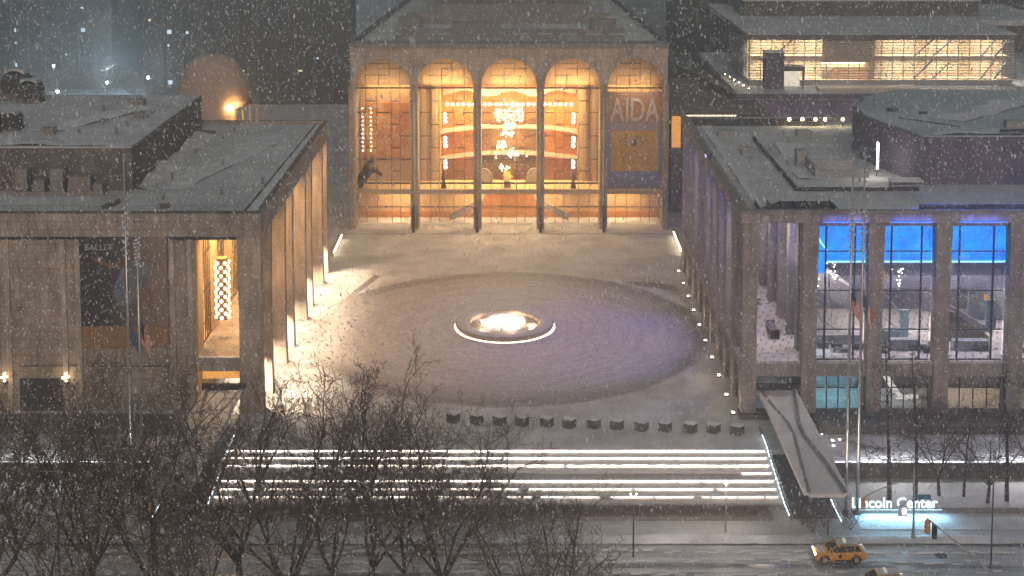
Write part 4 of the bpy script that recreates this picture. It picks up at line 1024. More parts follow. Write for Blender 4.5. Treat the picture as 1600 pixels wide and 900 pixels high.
# ================================================================== SIDE TERRACES, CANOPIES, STAIR WALLS
def canopy(sx, label):
    xa = 30.45*sx
    t_ = thing('canopy', label, 'canopy', (xa, -41, 0))
    rows = [(-28.6, .03, .97), (-33, .14, .84), (-38.2, .34, .66), (-41.5, .34, .66), (-47, .22, .82), (-54.2, .08, .94)]
    W2 = 2.1; mb = MB(); vs = []; fs = []
    for y, a, b_ in rows:
        xs = [-W2, -W2 + 2*W2*a, -W2 + 2*W2*a + .22, -W2 + 2*W2*b_ - .22, -W2 + 2*W2*b_, W2]
        zs = [3.05, 3.12, 2.86, 2.86, 3.12, 3.05]
        for x, z in zip(xs, zs): vs.append((xa + sx*x, y, z))
        for x, z in zip(xs, zs): vs.append((xa + sx*x, y, z - .32))
    n = len(rows)
    for i in range(n-1):
        for j in range(5):
            fs.append((i*12+j, i*12+j+1, i*12+12+j+1, i*12+12+j)); fs.append((i*12+6+j, i*12+12+6+j, i*12+12+7+j, i*12+7+j))
        fs.append((i*12, i*12+12, i*12+18, i*12+6)); fs.append((i*12+5, i*12+11, i*12+23, i*12+17))
    for i in (0, n-1):
        for j in range(5): fs.append((i*12+j, i*12+6+j, i*12+7+j, i*12+j+1))
    mb.add(vs, fs).build('roof_slab', snow('snow_canopy', (.54, .52, .51), (.74, .72, .72), .5), t_)
    # grey ridge edges left bare of snow
    mb = MB()
    for i in range(n-1):
        for q, s_ in ((1, 1), (2, -1)):
            y0, y1 = rows[i][0], rows[i+1][0]; f0, f1 = rows[i][q], rows[i+1][q]
            x0 = xa + sx*(-W2 + 2*W2*f0 + s_*.11); x1 = xa + sx*(-W2 + 2*W2*f1 + s_*.11)
            mb.add([(x0-.17, y0, 3.0), (x0+.17, y0, 3.0), (x1+.17, y1, 3.0), (x1-.17, y1, 3.0), (x0-.17, y0, 3.15), (x0+.17, y0, 3.15), (x1+.17, y1, 3.15), (x1-.17, y1, 3.15)],
                   [(0,3,2,1),(4,5,6,7),(0,1,5,4),(1,2,6,5),(2,3,7,6),(3,0,4,7)])
    mb.build('ridge', plain('ridge_grey', (.16, .15, .15), .6), t_)
    mb = MB()
    for y in (-33, -40, -47): mb.box(xa-.12, xa+.12, y-.3, y+.3, ZS, 2.6)
    mb.build('post', M['steel'], t_)
    MB().box(xa-2.4, xa+2.4, -28.6, -28.2, 2.9, 3.6).build('end_frame', M['dark'], t_)
    return t_
canopy(1, 'long snow covered folded canopy running from the right hall down beside the steps')
canopy(-1, 'long snow covered folded canopy beside the left theatre, seen through bare branches')
# ramp down beneath each canopy
for sx in (-1, 1):
    mb = MB(); mb.add([(28.3*sx, -31, .01), (32.6*sx, -31, .01), (32.6*sx, -50, ZS), (28.3*sx, -50, ZS)], [(0, 1, 2, 3)])
    tag(mb.build('path', plain('ramp_asphalt', (.07, .07, .072), .7)), kind='structure')
    for xw, lab in ((28.0*sx, 'inner'), (32.7*sx, 'outer')):
        side = 'right' if sx > 0 else 'left'
        txt = {('inner', 'right'): 'glass balustrade with a dashed light line between the steps and the right canopy', ('outer', 'right'): 'short glass balustrade with a light line under the end of the right canopy',
               ('inner', 'left'): 'glass balustrade with a light line along the left end of the steps', ('outer', 'left'): 'short glass balustrade with a light line under the left canopy'}[(lab, side)]
        t_ = thing('balustrade', txt, 'balustrade', (xw, -41, 0))
        ya, yb = (-32.0, -50.2) if lab == 'inner' else (-46.6, -51.4)
        def zz(y): return max(ZS, min(0, -(-y-36.5)*1.5/10.5))
        N = 22 if lab == 'inner' else 7; bm_, gm, lm = MB(), MB(), MB()
        for k in range(N):
            y0 = ya + (yb-ya)*k/N; y1 = ya + (yb-ya)*(k+1)/N; z0, z1 = zz(y0), zz(y1)
            bm_.add([(xw-.10, y0, ZS), (xw+.10, y0, ZS), (xw+.10, y1, ZS), (xw-.10, y1, ZS), (xw-.10, y0, z0+.2), (xw+.10, y0, z0+.2), (xw+.10, y1, z1+.2), (xw-.10, y1, z1+.2)],
                    [(0,3,2,1),(4,5,6,7),(0,1,5,4),(1,2,6,5),(2,3,7,6),(3,0,4,7)])
            gm.quad((xw, y0, z0+.2), (xw, y1, z1+.2), (xw, y1, z1+1.1), (xw, y0, z0+1.1))
            if y0 < -34.0: lm.tube((xw-.13*1, y0-.05, z0+.30), (xw-.13*1, y0*.38+y1*.62, z0*.38+z1*.62+.30), .055, .055, 5)
        bm_.build('base_wall', M['concrete'], t_); gm.build('glass_panel', M['glass'], t_, recalc=False); lm.build('light_strip', M['led_cool'], t_)
    # raised snowy terrace in front of the hall / theatre with a lit edge and dark retaining wall
    xa, xb = (34.2, 80) if sx > 0 else (-75, -35.4)
    t_ = thing('retaining_wall', ('long dark retaining wall with a lit edge behind the street trees on the right' if sx > 0 else 'dark retaining wall with a lit edge behind the bare trees on the left'), 'wall', ((xa+xb)/2, -41, ZS))
    MB().box(xa, xb, -41.2, -40.8, ZS, .12).build('wall_face', M['dark_wall'], t_)
    MB().box(xa, xb, -41.0, -40.9, .14, .22).build('light_strip', glow('edge_glow', (.88, .96, 1), 3.2), t_)
    mb = MB()
    for k in range(24): x = xa + (xb-xa)*k/23; mb.tube((x, -40.6, 0), (x, -40.6, 1.15), .025, .025, 4)
    mb.path([(xa, -40.6, 1.15), (xb, -40.6, 1.15)], .025, 4); mb.build('railing', M['steel'], t_)
    tag(MB().box(xa, xb, -40.79, -37.61, ZS-.02, .004).build('plaza', M['snow']), kind='structure')
    for k in range(3):
        lamp('AREA', (xa + (xb-xa)*(k+.5)/3.6, -40.2, 2.2), 300, (.95, .94, 1), t_, 6, .5, name='edge_lamp', rot=(R(-35), 0, 0))
    MB().box(xa, xb, -33.6, -30.2, .002, .9).build('planter', M['dark_wall'], t_)

# ================================================================== BACKGROUND
ax = thing('annex', 'low brown annex with an orange lit window strip right of the opera house', 'annex', (36, 70, 0))
MB().box(28.3, 44.5, 62, 96, 0, 16.2).build('wall', M['dark_wall'], ax)
MB().box(28.2, 44.6, 61.9, 96, 17.1, 18.2).build('roof', M['dark_wall'], ax)
for x in (28.4,): MB().box(x, x+1.55, 61.90, 61.99, 11.4, 16.9).build('window', M['win_orange'], ax)
MB().box(30.0, 30.12, 61.82, 61.98, 11.4, 16.9).build('window_frame', M['bronze'], ax)
MB().box(30.3, 39.5, 61.9, 62.4, 16.22, 17.05).build('window_strip', glow('strip_window', (1, .72, .42), 3.2), ax)
mb = MB()
for k in range(9): mb.box(31 + k*1.0, 31.12 + k*1.0, 61.8, 61.89, 16.2, 17.1)
mb.build('mullion', M['bronze'], ax)

bt = thing('playhouse', 'low theatre block with a violet wall carrying the glass pavilion on its roof', 'theatre', (70, 80, 0))
MB().box(41.2, 120, 70, 125, 0, 18.4).build('wall', M['purple_pale'], bt)
MB().box(41.0, 120, 69.6, 125, 18.402, 19.3).build('roof', M['snow_roof'], bt)
MB().box(41.0, 120, 69.3, 69.59, 18.6, 19.5).build('parapet', M['purple_wall'], bt)
MB().prism([(40.9, 69.4), (37.6, 118), (32.0, 118), (40.5, 69.2)], 12, 19.4).build('side_wall', M['dark_wall'], bt)
pv_ = thing('pavilion', 'brightly lit glass rooftop pavilion behind thin horizontal louvers', 'pavilion', (69, 85, 19.3))
px0, px1, py0, py1, pz0, pz1 = 44.6, 93.2, 80, 104, 20.3, 27.9
MB().box(px0-.8, px1+.8, py0-.8, py1, pz1+.002, pz1+.9).build('roof', M['dark_wall'], pv_)
MB().box(px0-.5, px1+.5, py0-.4, py1-.2, pz1+.903, pz1+1.05).build('snow_cover', M['snow_roof'], pv_)
MB().box(px0, px1, py0, py1, 19.31, pz0-.002).build('base', M['greypaint'], pv_)
mb = MB()
z = pz0 + .25
while z < pz1:
    mb.box(px0-.35, px1+.1, py0-.42, py0-.28, z, z+.16); mb.box(px0-.42, px0-.28, py0-.28, py1, z, z+.16); z += .52
mb.build('louver', plain('louver_alu', (.55, .50, .44), .4, .2), pv_)
mb = MB()
for k in range(25):
    x = px0 + (px1-px0)*k/24; mb.box(x-.07, x+.07, py0-.2, py0-.06, pz0, pz1)
for k in range(10):
    y = py0 + (py1-py0)*k/9; mb.box(px0-.2, px0-.06, y-.07, y+.07, pz0, pz1)
mb.build('mullion', M['greypaint'], pv_)
MB().box(px0, px1, py0-.03, py0-.01, pz0, pz1).build('window', M['glass'], pv_)
mb = MB(); mb.box(px0+.3, px1-.3, py0+4.8, py0+5, pz0, pz1-.1); mb.box(px0+.3, px1-.3, py0+.2, py0+4.78, 23.9, 24.6); mb.box(58.2, 68, py0+1.2, py0+1.5, pz0, pz1-.1); mb.box(px0, px1, py0+.02, py0+5, pz0, pz0+.05); mb.each('interior_wall', M['cream'], pv_)
mb = MB()
for a, b_ in ((49, 52.5), (75, 78.5), (78.5, 82), (87.5, 90), (90, 92.5)): 
    for z0, z1 in ((20.4, 23.9), (24.6, 27.8)):
        mb.add([(a, py0+1, z0), (a+.4, py0+1, z0), (b_+.4, py0+1, z1), (b_, py0+1, z1), (a, py0+1.3, z0), (a+.4, py0+1.3, z0), (b_+.4, py0+1.3, z1), (b_, py0+1.3, z1)], [(0,1,2,3), (4,7,6,5), (0,3,7,4), (1,5,6,2)])
mb.each('truss', M['greypaint'], pv_)
for k in range(6):
    x = 48.5 + k*8.2; mb = MB().box(x-2.6, x+2.6, py0+2.2, py0+2.7, pz1-.22, pz1-.12); mb.box(x-2.6, x+2.6, py0+2.2, py0+2.7, 23.78, 23.88)
    if k != 2: mb.each('ceiling_light', glow('pavilion_light', (1, .95, .86), 10), pv_)
    if k != 2: lamp('AREA', (x, py0+2.4, pz1-.3), 900, (1, .91, .78), pv_, 6, 2); lamp('AREA', (x, py0+2.4, 23.7), 850, (1, .91, .78), pv_, 6, 2)
lamp('AREA', (62, py0+.9, 23.6), 800, (1, .88, .72), pv_, 8, .4)
MB().box(60, 66.5, py0+.9, py0+1.18, 20.5, 22.4).build('orange_panel', M['win_orange'], pv_)
sc_ = thing('stair_tower', 'dark violet stair box with a lit doorway standing in front of the glass pavilion', 'stair tower', (48.5, 77, 19.3))
MB().box(46.8, 50.2, 75.6, 78.6, 19.31, 26.0).build('wall', M['purple_wall'], sc_); MB().box(46.7, 50.3, 75.5, 78.7, 26.002, 26.2).build('snow_cover', M['snow_roof'], sc_)
MB().box(50.21, 54.0, 75.9, 78.4, 22.6, 23.3).build('porch_roof', M['dark_wall'], sc_); MB().box(53.6, 53.9, 76, 76.3, 19.31, 22.59).build('post', M['dark_wall'], sc_)
MB().box(50.3, 53.5, 78.1, 78.3, 19.5, 22.5).build('lit_doorway', M['win_pale'], sc_)
mb = MB(); mb.box(56, 74, 72.5, 76.5, 19.31, 20.0); mb.box(76, 112, 72, 74, 19.31, 19.8); mb.build('roof_planter', M['greypaint'], sc_) if False else mb.each('planter', M['white'], bt)
for k in range(6):
    t_ = thing('walkway_lamp', 'tiny lamp along the roof walkway left of the pavilion', 'lamp', (41.6 + .35*k, 90 - 3.4*k, 19.3), 0, 'tiny lamps along the pavilion roof walkway')
    MB().tube((41.6 + .35*k, 90 - 3.4*k, 19.3), (41.6 + .35*k, 90 - 3.4*k, 19.8), .05, .05, 5).build('post', M['dark'], t_); MB().ball((41.6 + .35*k, 90 - 3.4*k, 19.9), .11, 6, 4).build('bulb', M['bulb'], t_)
# big roofs behind the pavilion
bk = thing('library_block', 'wide dark flat roofed block rising behind the glass pavilion', 'building', (75, 122, 0))
MB().box(48, 118, 126, 160, 0, 25).build('wall', M['dark_wall'], bk); MB().box(47.5, 118, 125.5, 160, 25.002, 26.2).build('roof', M['snow_roof'], bk)
MB().box(52, 104, 134, 158, 26.21, 29.5).build('upper_storey', M['dark_wall'], bk); MB().box(51.6, 104.4, 133.6, 158, 29.502, 30.2).build('upper_roof', M['snow_roof'], bk)

# bandshell
bs = thing('bandshell', 'rounded pale bandshell glowing orange inside, beyond the left roof', 'bandshell', (-50.5, 66, 0))
mb = MB(); vs = []; fs = []; na, nb = 40, 20; cx_, cy_, cz_ = -50.6, 67, 10.0
for i in range(na+1):
    a = R(70) + R(285)*i/na
    for j in range(nb+1):
        e_ = R(-20) + R(110)*j/nb
        ce = math.cos(e_)**.6 if e_ > 0 else 1.0
        vs.append((cx_ - .8 + 7.3*ce*math.cos(a), cy_ + 8.5*ce*math.sin(a), cz_ + 17.0*math.sin(e_)))
for i in range(na):
    for j in range(nb):
        if i > 33 and j < 9: continue
        fs.append((i*(nb+1)+j, (i+1)*(nb+1)+j, (i+1)*(nb+1)+j+1, i*(nb+1)+j+1))
mb.add(vs, fs)
so = mb.build('shell', plain('shell_concrete', (.42, .31, .25), .8, 0, .12, .3), bs, True, recalc=False)
sm = so.modifiers.new('solid', 'SOLIDIFY'); sm.thickness = .35
MB().box(-57, -43, 61, 73, 0, 9).build('stage', M['concrete'], bs)
mb = MB()
for k in range(4): mb.box(-47.4 + k*1.0, -47.0 + k*1.0, 64.0 + k*1.4, 64.4 + k*1.4, 9.01, 21 - k*1.2)
mb.each('stage_post', M['concrete'], bs)
MB().ball((-47.6, 60.2, 18.6), .55, 10, 6).build('lamp', M['bulb_orange'], bs)
lamp('POINT', (-46.6, 61.0, 18.4), 2600, (1, .55, .18), bs, .5)
MB().box(-48.7, -47.0, 60.4, 60.6, 14.2, 15.2).build('lit_panel', M['win_orange'], bs)

# apartment towers fading in the snow
def tower(x0, x1, y0, y1, h, label, lit, seed, gridx, z_from=4, z_to=44, zstep=3.2, side=None):
    t_ = thing('apartment_tower', label, 'tower', ((x0+x1)/2, (y0+y1)/2, 0))
    MB().box(x0, x1, y0, y1, -1.5, h).build('wall', M['tower_wall'], t_)
    n = int((x1-x0)/gridx); mb = MB()
    for k in range(n+1): x = x0 + (x1-x0)*k/n; mb.box(x-.25, x+.25, y0-.35, y0-.002, 0, h-1)
    mb.build('pilaster', M['tower_wall'], t_)
    r3 = random.Random(seed); litset = {}
    rows = int((z_to-z_from)/zstep)
    cells = [(k, q) for k in range(n) for q in range(rows)]
    r3.shuffle(cells)
    for c in cells[:lit]: litset[c] = 1
    cnt = 0
    for k, q in sorted(cells):
        if (k, q) not in litset and (cnt > 58 or r3.random() < .35): continue
        xa = x0 + (x1-x0)*(k+.22)/n; xb = x0 + (x1-x0)*(k+.78)/n; z = z_from + q*zstep
        if (k, q) in litset:
            wv_ = r3.random(); xb2 = xa + (xb-xa)*r3.choice((.18, .25, .4)); 
            MB().box(xa, xb2, y0-.1, y0-.003, z+.3, z+r3.choice((.75, .9, 1.3))).build('lit_window', M['win_cool'] if wv_ < .6 else M['win_warm'], t_)
        else:
            cnt += 1
            MB().box(xa, xb, y0-.08, y0-.003, z, z+1.9).build('window', M['black'], t_)
    return t_
tower(-150, -109, 205, 240, 62, 'dark apartment tower at the far left edge with a few lit windows', 16, 1, 4.5)
tower(-92, -40.5, 175, 190, 61, 'broad dark apartment tower left of the opera house with scattered lit windows', 17, 2, 4.4)
tower(43.5, 96, 190, 220, 63, 'dark apartment tower right of the opera house behind the pavilion', 6, 3, 4.6)
tower(-26, 30, 240, 260, 62, 'dark apartment tower hidden behind the opera house roof', 5, 4, 4.6)
tower(118, 190, 260, 300, 60, 'faint apartment block far off in the teal haze at the upper right', 4, 5, 5)
# park lamps and bare trees at the back left
for i, (x, y, z, p, lab) in enumerate(((-125, 183, 6.5, 1700, 'park lamp farthest to the left beyond the snowy roof'), (-119, 187, 7.2, 1700, 'park lamp second from the left beyond the snowy roof'), (-90, 170, 6.8, 2200, 'bright park lamp between the two left towers'),
                                 (-102, 176, 4.6, 1500, 'low park lamp among the backlit trees'), (-112, 168, 3.6, 1500, 'low park lamp lighting the snow at the far left'), (-50.6, 320, 22.5, 16000, 'brilliant white lamp in the gap left of the opera house roof'))):
    t_ = thing('street_lamp', lab, 'street lamp', (x, y, -1), 0, 'far street lamps in the snow')
    MB().tube((x, y, -1.5), (x, y, z), .10, .07, 6).build('post', M['dark'], t_)
    MB().ball((x, y, z), .38 if i < 5 else .7, 8, 6).build('bulb', M['bulb_far'], t_)
    lamp('POINT', (x, y-.8, z), p, (.62, .84, 1), t_, .5)
lamp('POINT', (-104, 186, 7), 14000, (.55, .82, 1), bpy.data.objects['street_lamp.003'], 1)

# ================================================================== TREES
def limb(mb, p, d, length, r0, r1, r3, seg=4, wob=.18, up=.05, n=5):
    pts = [Vector(p)]; d = Vector(d).normalized()
    for k in range(seg):
        d = (d + Vector((r3.gauss(0, wob), r3.gauss(0, wob), r3.gauss(0, wob*.6) + up))).normalized()
        pts.append(pts[-1] + d*(length/seg))
    mb.path(pts, [r0 + (r1-r0)*k/seg for k in range(seg+1)], n) if n > 3 else None
    if n <= 3:
        for k in range(seg): mb.tube(pts[k], pts[k+1], r0 + (r1-r0)*k/seg, r0 + (r1-r0)*(k+1)/seg, 3, False)
    return pts
def side_dir(r3, d, ang):
    d = Vector(d).normalized(); a = d.orthogonal().normalized(); b_ = d.cross(a); t_ = r3.uniform(0, 2*math.pi)
    return d*math.cos(ang) + (a*math.cos(t_) + b_*math.sin(t_))*math.sin(ang)
def vase_tree(seed, H=20, spread=.62, limbs=6, tw=.016, dens=.84):
    r3 = random.Random(seed); tr = MB(); cr = MB()
    base = limb(tr, (0, 0, 0), (r3.gauss(0, .04), r3.gauss(0, .04), 1), H*.17, H*.0155, H*.013, r3, 3, .03, 0, 9)
    top = base[-1]
    def rec(p, d, L, r_, lvl):
        n = {0: 7, 1: 6, 2: 5, 3: 3, 4: 3}[lvl]; seg = {0: 6, 1: 5, 2: 4, 3: 3, 4: 2}[lvl]
        tgt = tr if lvl == 0 else cr
        pts = limb(tgt, p, d, L, r_, max(r_*.35, tw*.5), r3, seg, .13 + .04*lvl, .06 - .006*lvl, n)
        if lvl >= 4: return
        k = int({0: 10, 1: 7, 2: 6, 3: 5}[lvl]*dens + .5)
        for i in range(k):
            f_ = .22 + .78*(i + r3.random())/k; f_ = min(f_, .99)
            q = f_*seg; j = int(q); pp = pts[j].lerp(pts[j+1], q-j); dd = pts[j+1] - pts[j]
            rec(pp, side_dir(r3, dd, R(r3.uniform(24, 58))), L*r3.uniform(.34, .60)*(1.15 - .45*f_), max(r_*.40, tw), lvl+1)
    for i in range(limbs):
        a = 2*math.pi*(i + r3.uniform(-.3, .3))/limbs; s_ = spread*r3.uniform(.55, 1.2)
        rec(top - Vector((0, 0, r3.uniform(0, H*.03))), (math.cos(a)*s_, math.sin(a)*s_, 1), H*r3.uniform(.58, .74), H*.0078, 0)
    return tr, cr
def leader_tree(seed, H=16, tw=.022):
    r3 = random.Random(seed); tr = MB(); cr = MB()
    pts = limb(tr, (0, 0, 0), (0, 0, 1), H, H*.015, .03, r3, 10, .025, .02, 8)
    for i in range(44):
        f_ = .22 + .77*i/44; q = f_*10; j = min(int(q), 9); pp = pts[j].lerp(pts[j+1], q-j)
        a = r3.uniform(0, 2*math.pi); L = H*.30*(1.08 - f_)*r3.uniform(.7, 1.15)
        b_ = limb(cr, pp, (math.cos(a), math.sin(a), r3.uniform(-.15, .45)), L, .045*(1.2 - f_), tw*.6, r3, 4, .10, .01, 4)
        for m_ in range(8):
            q2 = r3.uniform(.2, .98)*4; j2 = min(int(q2), 3); p2 = b_[j2].lerp(b_[j2+1], q2-j2)
            c_ = limb(cr, p2, side_dir(r3, b_[j2+1]-b_[j2], R(r3.uniform(25, 60))), L*r3.uniform(.18, .42), tw, tw*.5, r3, 2, .15, .02, 3)
            for _ in range(2): limb(cr, c_[1], side_dir(r3, c_[2]-c_[1], R(40)), L*.16, tw*.8, tw*.5, r3, 1, .1, 0, 3)
    return tr, cr
def proto(kind, seed, label, group, bark, twig, **kw):
    tr, cr = (vase_tree if kind == 'v' else leader_tree)(seed, **kw)
    t_ = thing('bare_tree', label, 'tree', (0, 0, 0), 0, group)
    tr.build('trunk', bark, t_, True, recalc=False); cr.build('crown', twig, t_, recalc=False)
    return t_
G1 = 'bare trees in front of the avenue'
pA = proto('v', 101, 'x', G1, M['bark'], M['twig'], H=19.5, limbs=6)
pB = proto('v', 202, 'x', G1, M['bark'], M['twig'], H=18.5, limbs=7, spread=.75)
pC = proto('v', 303, 'x', G1, M['bark'], M['twig'], H=19, limbs=5, spread=.55)
front = [(pA, -41, -69, 20, 1.0, 'bare dark tree at the lower left corner of the view'), (pB, -34, -66, 90, 1.02, 'bare tree with a broad crown in front of the left canopy'),
         (pC, -27.5, -69, 200, 1.03, 'bare dark tree below the foot of the left flagpoles'), (pA, -21.5, -65.5, 140, .98, 'bare tree crossing the left ends of the light strips'),
         (pB, -16.5, -69.5, 250, 1.0, 'thick bare tree forking low in the lower left middle'), (pC, -10.5, -66, 30, 1.0, 'bare tree in front of the middle of the light strips, left half'),
         (pA, -4.3, -68, 300, .95, 'bare tree with long leaning limbs directly below the fountain'), (pB, 3.2, -75, 10, .80, 'rightmost bare tree of the dark row, its twigs reaching past the hedge'),
         (pC, -46, -64, 60, .86, 'lower bare tree at the far left in front of the theatre door'), (pB, -24, -75, 330, .80, 'bare tree at the bottom edge, left of centre'),
         (pC, -14.2, -65.2, 310, .84, 'bare tree whose crown reaches the plaza edge right of the left canopy'), (pA, -7.6, -65, 215, .74, 'bare tree whose crown overlaps the plaza edge below the fountain'),
         (pC, -33, -76, 120, .84, 'bare tree at the bottom edge near the left corner')]
used = set()
for p_, x, y, rz, sc, lab in front:
    sc *= 1.05
    if p_.name in used: copy_tree(p_, (x, y, ZS), R(rz), sc, lab)
    else:
        used.add(p_.name); p_.location = (x, y, ZS); p_.rotation_euler.z = R(rz); p_.scale = (sc,)*3; p_['label'] = lab
G2 = 'bare street trees along the right pavement'
pD = proto('l', 11, 'x', G2, M['bark'], M['twig'], H=15.5)
pE = proto('v', 12, 'x', G2, M['bark'], M['twig'], H=11.5, limbs=5, spread=.8, tw=.016, dens=.62)
right = [(pD, 38.4, -46.2, 0, 1.05, 'tall straight street tree nearest the right flagpoles'), (pD, 41.0, -46.0, 70, 1.0, 'tall straight street tree second from the flagpoles, behind the glowing sign'),
         (pE, 43.6, -45.0, 0, 1.0, 'forked street tree rising behind the end of the glowing sign'), (pE, 47.9, -46.6, 130, .95, 'forked street tree just right of the glowing sign'),
         (pD, 46.0, -45.2, 200, .62, 'thin young street tree between the two forked ones'), (pD, 49.9, -46.2, 40, .95, 'straight street tree right of the second forked one'),
         (pE, 53.2, -45.6, 250, .85, 'slim forked street tree second from the right edge'), (pD, 55.2, -48.2, 150, 1.1, 'thick trunked street tree at the right edge of the view'), (pE, 58.5, -46.5, 20, 1.0, 'street tree partly cut by the right edge of the view')]
for p_, x, y, rz, sc, lab in right:
    if p_.name in used: copy_tree(p_, (x, y, ZS), R(rz), sc, lab)
    else:
        used.add(p_.name); p_.location = (x, y, ZS); p_.rotation_euler.z = R(rz); p_.scale = (sc,)*3; p_['label'] = lab
G3 = 'bare trees in the park far behind'
for i, (x, y, rz, sc) in enumerate(((-112, 172, 0, .95), (-106, 180, 70, .9), (-101, 174, 140, 1.0), (-97, 182, 30, .85), (-118, 178, 200, .9), (-123, 170, 260, .8), (-94, 172, 100, .8))):
    c = copy_tree(pE, (x, y, -1.5), R(rz), sc*1.1, 'bare park tree standing against the bluish lamplight behind the left roof'); c['group'] = G3
# shrubs under the right canopy
for i, (x, y, s_, lab) in enumerate(((28.9, -51.2, .15, 'dark bare shrub left of the canopy end'), (30.8, -51.6, .16, 'dark bare shrub under the canopy end'), (33.2, -52.2, .15, 'dark bare shrub beside the glowing sign wall'), (29.6, -52.6, .13, 'low bare shrub nearest the kerb by the canopy'))):
    c = copy_tree(pB, (x, y, ZS-.5), R(77*i), s_, lab); c['group'] = 'bare shrubs below the right canopy'; c['category'] = 'shrub'; c.name = 'shrub'

# ================================================================== FLAGPOLES AND FLAGS
def flagpole(x, y, h, label, grp='flagpoles before the steps'):
    t_ = thing('flagpole', label, 'flagpole', (x, y, ZS), 0, grp)
    MB().tube((x, y, ZS), (x, y, h), .17, .075, 12).build('pole', M['steel'], t_, True)
    MB().ball((x, y, h+.12), .16, 10, 6).build('finial', M['steel'], t_, True)
    MB().lathe([(.34, ZS), (.34, ZS+.25), (.22, ZS+.4), (.18, ZS+.42)], (x, y, 0), 12).build('base', M['dark'], t_)
    mb = MB(); mb.tube((x+.2, y, ZS+1), (x+.12, y, h-.3), .012, .012, 3); mb.build('halyard', M['dark'], t_)
    return t_
flagpole(-35.6, -47.0, 33, 'left flagpole of the left pair, flying the blue flag')
flagpole(-34.2, -48.2, 27, 'right flagpole of the left pair, flying the striped flag')
flagpole(33.45, -49, 33, 'left flagpole of the right pair, flying the striped flag')
flagpole(34.55, -49, 34, 'right flagpole of the right pair, beside the glowing sign')
for x, y, p in ((-35.6, -46.2, 260), (34.0, -47.6, 420)):
    aim(lamp('SPOT', (x-.2, y-3.0, ZS+.3), p*6, (1, .92, .8), None, .15, spot=26, blend=.8, name='pole_uplight'), (.25, 3.0, 22))
M['f_red'] = plain('flag_red', (.50, .07, .04), .8); M['f_white'] = plain('flag_white', (.70, .66, .60), .8); M['f_blue'] = plain('flag_blue', (.03, .04, .11), .8)
M['f_navy'] = plain('flag_slate_blue', (.08, .13, .24), .8); M['f_orange'] = plain('flag_orange', (.55, .18, .04), .8)
def flag(x, y, zt, label, kind, seed):
    # drooping cloth: hoist along the pole, fly edge fallen almost straight down
    r3 = random.Random(seed); nu, nv = 14, 26; L, Hh = (3.0, 1.9); mb = MB(); vs = []; fs = []; ms = []
    for i in range(nu+1):
        u = i/nu; 
        for j in range(nv+1):
            v = j/nv
            px = x + .1 + u*.95 + .16*math.sin(u*9 + v*2)*u
            py = y + .20*math.sin(u*11 + v*3)
            pz = zt - v*Hh - (u**.8)*L*.72
            vs.append((px, py, pz))
    for i in range(nu):
        for j in range(nv):
            fs.append((i*(nv+1)+j, (i+1)*(nv+1)+j, (i+1)*(nv+1)+j+1, i*(nv+1)+j+1))
            if kind == 'us': m_ = 2 if (i < nu*.42 and j < nv*.54) else (0 if (j//2) % 2 == 0 else 1)
            elif kind == 'blue': m_ = 3
            else: m_ = 3 if i < nu*.45 else (1 if i < nu*.6 else 4)
            ms.append(m_)
    mb.v = vs; mb.f = fs; mb.m = ms
    o = mb.build('flag', [M['f_red'], M['f_white'], M['f_blue'], M['f_navy'], M['f_orange']], None, True, recalc=False)
    so = o.modifiers.new('solid', 'SOLIDIFY'); so.thickness = .02
    return tag(o, label, 'flag')
flag(-34.15, -48.2, 17.4, 'limp red and white striped flag on the right pole of the left pair', 'us', 1)
flag(-35.5, -47.0, 17.2, 'limp slate blue flag on the left pole of the left pair', 'blue', 2)
flag(33.5, -49, 21.0, 'limp red and white striped flag on the left pole of the right pair', 'us', 3)
flag(34.65, -49, 20.4, 'limp dark flag with an orange tip on the right pole of the right pair', 'tip', 4)
# strings of bright ice on the pole tops
mb_l = []
for x, y, z0, z1, lab in ((-35.6, -47, 23.0, 28.6, 'icy sparkling cord wound round the left pole of the left pair'), (-34.2, -48.2, 22.6, 25.5, 'short icy cord on the right pole of the left pair'), (33.45, -49, 24.0, 28.4, 'icy sparkling cord round the left pole of the right pair'), (34.55, -49, 24.2, 28.6, 'icy sparkling cord round the right pole of the right pair')):
    mb = MB(); n = 60
    pts = [(x + (.24 + .1*math.sin(k*1.7))*math.cos(k*.9), y + .24*math.sin(k*.9), z0 + (z1-z0)*k/n) for k in range(n+1)]
    mb.path(pts, .035, 4)
    for k in range(0, n, 3): mb.ball(pts[k], .13, 5, 4)
    tag(mb.build('icy_cord', M['snow_white'], None), lab, 'cord', 'icy cords on the flagpoles')

# ================================================================== SIGN
sg = thing('name_sign', 'long low wall sign with glowing bluish white letters at the street corner', 'sign', (38.6, -48.6, ZS))
MB().box(34.2, 56, -48.9, -48.3, ZS-.1, ZS+.30).build('plinth', M['concrete'], sg)
MB().box(34.2, 42.8, -48.82, -48.78, ZS+.302, ZS+.34).build('light_strip', glow('sign_strip', (.6, .88, 1), 2.2), sg)
text_mesh('Lincoln Center', 1.42, .06, 'lettering', M['sign_white'], sg, (38.25, -48.55, ZS+.42), sx=.96, bold=.012)
lamp('AREA', (38.6, -49.3, ZS+1.0), 420, (.30, .70, 1), sg, 8, .4, rot=(R(-50), 0, 0))
tag(MB().box(34.2, 60, -52.2, -48.95, ZS-.02, ZS+.02).build('pavement', M['snow']), kind='structure')

